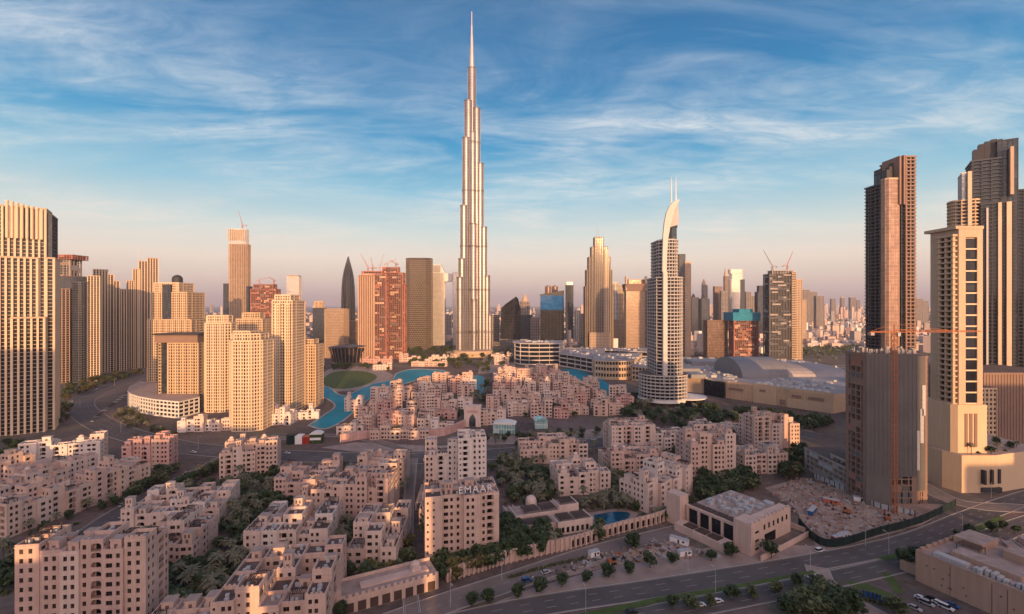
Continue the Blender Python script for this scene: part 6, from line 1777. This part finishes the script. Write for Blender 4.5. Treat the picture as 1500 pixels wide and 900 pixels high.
# ---- building site: hoarding, cabins, spread of materials
def strip_thing(name, label, cat, pxs, h, m, w=.25, posts=True):
    t = thing(name, label, cat, (0, 0, 0)); b = MB(); pts = smooth_line([G(*p) for p in pxs], 6); wallstrip(b, pts, w, 0, 0, h); b.build('panel', M[m], t)
    if posts:
        c = MB()
        for p in pts: c.obox(p[0], p[1], 0, h+.3, .3, .5)
        c.build('post', M['darkgrey'], t)
strip_thing('hoarding', 'dark green site hoarding along the boulevard side of the building site', 'fence', [(1170, 770), (1212, 802), (1290, 783), (1350, 766), (1400, 742)], 4.0, 'hoard')
strip_thing('hoarding', 'pale hoarding along the far side of the building site', 'fence', [(1192, 700), (1230, 716), (1280, 742), (1340, 756)], 3.0, 'unit')
dq = random.Random(77)
site = [G(*p) for p in [(1125, 718), (1168, 700), (1200, 702), (1300, 748), (1352, 752), (1340, 766), (1214, 798), (1176, 768)]]
def debris(name, poly, n, zmax, mats_, smin, smax):
    b = MB(); xs = [p[0] for p in poly]; ys = [p[1] for p in poly]; k = 0
    while k < n:
        x, y = dq.uniform(min(xs), max(xs)), dq.uniform(min(ys), max(ys))
        if not inpoly(x, y, poly): continue
        k += 1
        b.obox(x, y, 0, dq.uniform(.2, zmax), dq.uniform(smin, smax), dq.uniform(smin*.5, smax*.6), dq.uniform(0, 3.1), dq.randrange(len(mats_)))
    return tag(b.build(name, [M[m] for m in mats_]), kind='stuff')
debris('building_materials', site, 900, .9, ('sand', 'conc', 'roof', 'tan', 'unit', 'brown', 'redconc', 'paving'), .3, 1.8)
debris('lot_materials', [G(*p) for p in [(770, 850), (850, 820), (960, 790), (1005, 800), (1060, 815), (930, 824)]], 240, 1.1, ('conc', 'unit', 'roof', 'sand', 'brown'), .4, 2.4)
debris('lot_materials', [G(*p) for p in [(1195, 745), (1295, 700), (1350, 740), (1300, 735)]], 160, 1.4, ('conc', 'unit', 'roof', 'redconc'), .4, 2.8)
def cabin(px, py, rt, L, m, label, group='site cabins'):
    t = thing('site_cabin', label, 'cabin', (*G(px, py), 0), radians(rt), group)
    b = MB(); b.box(-L/2, L/2, -1.25, 1.25, .2, 2.7); b.build('body', M[m], t)
    b = MB(); b.box(-L/2-.1, L/2+.1, -1.35, 1.35, 2.7, 2.85); b.build('roof', M['unit'], t)
    b = MB(); b.box(-.5, .4, -1.3, -1.2, .3, 2.3); b.build('door', M['darkgrey'], t)
    b = MB(); b.box(L*.2, L*.2+1.1, -1.3, -1.2, 1.2, 2.1); b.build('window', M['pane'], t)
for a in ((1236, 789, 16, 7, 'sign_white', 'white site cabin beside the dark hoarding'), (1226, 793, 16, 5, 'car_red', 'red site cabin beside the white one at the hoarding'), (1190, 752, 45, 10, 'car_blue', 'blue grey cabin at left of the building site'),
          (995, 796, -38, 9, 'sign_white', 'long white cabin in the lot left of the sports hall'), (1003, 814, 10, 6, 'sign_white', 'white cabin near the trees of the sandy lot'), (870, 815, 25, 5, 'sign_white', 'small white cabin at left end of the sandy lot'), (1220, 886, 12, 9, 'sign_white', 'white tent like cabin at bottom edge by the thicket'),
          (1218, 738, -35, 8, 'crane_red', 'red cabin in the middle of the building site'), (1262, 735, -28, 8, 'sign_white', 'white cabin on far side of the building site')):
    cabin(*a)
def excavator(px, py, rt, label):
    t = thing('excavator', label, 'excavator', (*G(px, py), 0), radians(rt), 'excavators on the building plots')
    for s in (-1, 1):
        b = MB(); pr = [(-1.9, .3), (-1.5, 0), (1.5, 0), (1.9, .3), (1.6, .85), (-1.6, .85)]
        b.loft([[(x, s*1.15-.28, z) for x, z in pr], [(x, s*1.15+.28, z) for x, z in pr]]); b.build('track', M['rubber'], t)
    b = MB(); b.box(-2.0, 1.4, -1.25, 1.25, .95, 1.9); b.box(-2.2, -.6, -1.2, 1.2, 1.9, 2.5); b.build('body', M['crane_orange'], t)
    b = MB(); b.box(.0, 1.5, -1.2, -.1, 1.91, 3.1); b.build('cab', M['glass_dark'], t)
    b = MB(); b.bar((1.2, .4, 1.7), (3.6, .4, 4.6), .26); b.bar((3.6, .4, 4.6), (6.2, .4, 3.2), .22); b.build('boom', M['crane_orange'], t)
    b = MB(); b.bar((6.2, .4, 3.2), (6.6, .4, 1.0), .16); b.box(5.9, 7.0, -.2, 1.0, .3, 1.1); b.build('bucket', M['darkgrey'], t)
excavator(896, 826, 20, 'orange excavator on the sandy lot behind the row of street trees')
excavator(1240, 752, 140, 'orange excavator in the middle of the big building site')
excavator(1300, 762, 60, 'orange excavator near the far right end of the building site')
strip_thing('blue_hoarding', 'blue printed hoarding beside the bottom thicket', 'fence', [(1195, 888), (1250, 874), (1290, 882), (1310, 892)], 2.6, 'car_blue')

# ------------------------------------------------------------------ far city
fq = random.Random(123)
def far_city():
    b = MB()
    n = 0
    while n < 6800:
        px = fq.uniform(-320, 1800) if n % 3 else fq.uniform(980, 1290); D = math.exp(fq.uniform(math.log(1150), math.log(11000)))
        if D < 1500 and (px < 480 or 590 < px < 760): continue
        if px < 640 and D > 7600: continue
        if D < 1350 and 1165 < px < 1265: continue
        x, y = X(px, D), D
        if 500 < px < 700 and D < 1500: continue
        s = fq.uniform(8, 24); h = fq.choice((5, 6, 7, 8, 10, 12, 18)) if fq.random() < (.93 if px < 700 else .88) else (fq.uniform(18, 45) if D < 3000 else fq.uniform(30, 110))
        if D > 5000: h *= 1.3; s *= 1.6
        b.obox(x, y, 0, h, s, s*fq.uniform(.5, 1.3), fq.choice((.1, .5, -.3)), fq.choice((0, 0, 1, 1, 2, 3)))
        n += 1
    tag(b.build('far_city', [M['old_c'], M['old_b'], M['conc'], M['white']]), kind='stuff')
far_city()
def far_trees():
    b = MB(); n = 0
    while n < 9000:
        if n % 3:
            px = fq.uniform(1010, 1275); D = fq.uniform(1120, 2600)
        else:
            px = fq.uniform(-100, 1600); D = math.exp(fq.uniform(math.log(1000), math.log(4500)))
        if 470 < px < 590 and D < 1150: continue
        x, y = X(px, D), D; s = fq.uniform(2.0, 4.0); z = fq.uniform(1, 6); a = fq.uniform(0, 6.28)
        b.quad((x-s*cos(a), y-s*sin(a), z-s*.4), (x+s*sin(a)*.6, y-s*cos(a)*.6, z-s*.7), (x+s*cos(a), y+s*sin(a), z+s*.3), (x-s*sin(a)*.6, y+s*cos(a)*.6, z+s*.8)); n += 1
    tag(b.build('far_woodland', M['leaf']), kind='stuff')
far_trees()

# ------------------------------------------------------------------ unseen tower slabs behind the viewpoint, added and shaped to shade the old town
SHADE_SLABS = [(-620, -345, 97, 'broad'), (-338, -286, 170, 'pale'), (-280, -224, 97, 'squat'), (-222, -204, 86, 'stubby'), (-203, -102, 97, 'wide'), (-101, -88, 80, 'lowest'), (-87, -48, 97, 'plain'),
          (-47.5, -18, 140, 'tall pale'), (-9, 27.5, 138, 'second tall pale'), (28, 37, 73, 'tiny'), (37.5, 45.5, 138, 'slim'), (52.5, 240, 140, 'widest'), (240.5, 300, 185, 'tallest'), (302, 348, 160, 'square'), (398, 435.5, 88, 'low'), (436, 560, 138, 'last')]
for x0, x1, h, w in SHADE_SLABS:
    t = thing('apartment_tower', '%s unseen tower slab added behind the viewpoint to cast shade' % w, 'skyscraper', ((x0+x1)/2, -165, 0), 0, 'shade slabs added behind the viewpoint')
    P = new_parts(); facade_block(P, ((x0+x1)/2, -165, 0), rect(-(x1-x0)/2, (x1-x0)/2, 0, 7), 0, h, ST['plain_tan']); finish_parts(P, t, ST['plain_tan'])

# ------------------------------------------------------------------ haze
hz = bpy.data.materials.new('haze_air'); hz.use_nodes = True
t_ = NT(hz.node_tree); hz.node_tree.nodes.clear()
vol = t_.n('ShaderNodeVolumePrincipled', ins={'Color': (0.76, 0.74, 0.84, 1), 'Density': 0.00005, 'Anisotropy': 0.0})
out = t_.n('ShaderNodeOutputMaterial'); hz.node_tree.links.new(vol.outputs[0], out.inputs['Volume'])
b = MB(); b.box(-45500, 45500, -420, 45500, -1.0, 850)
tag(b.build('haze', hz), kind='stuff')
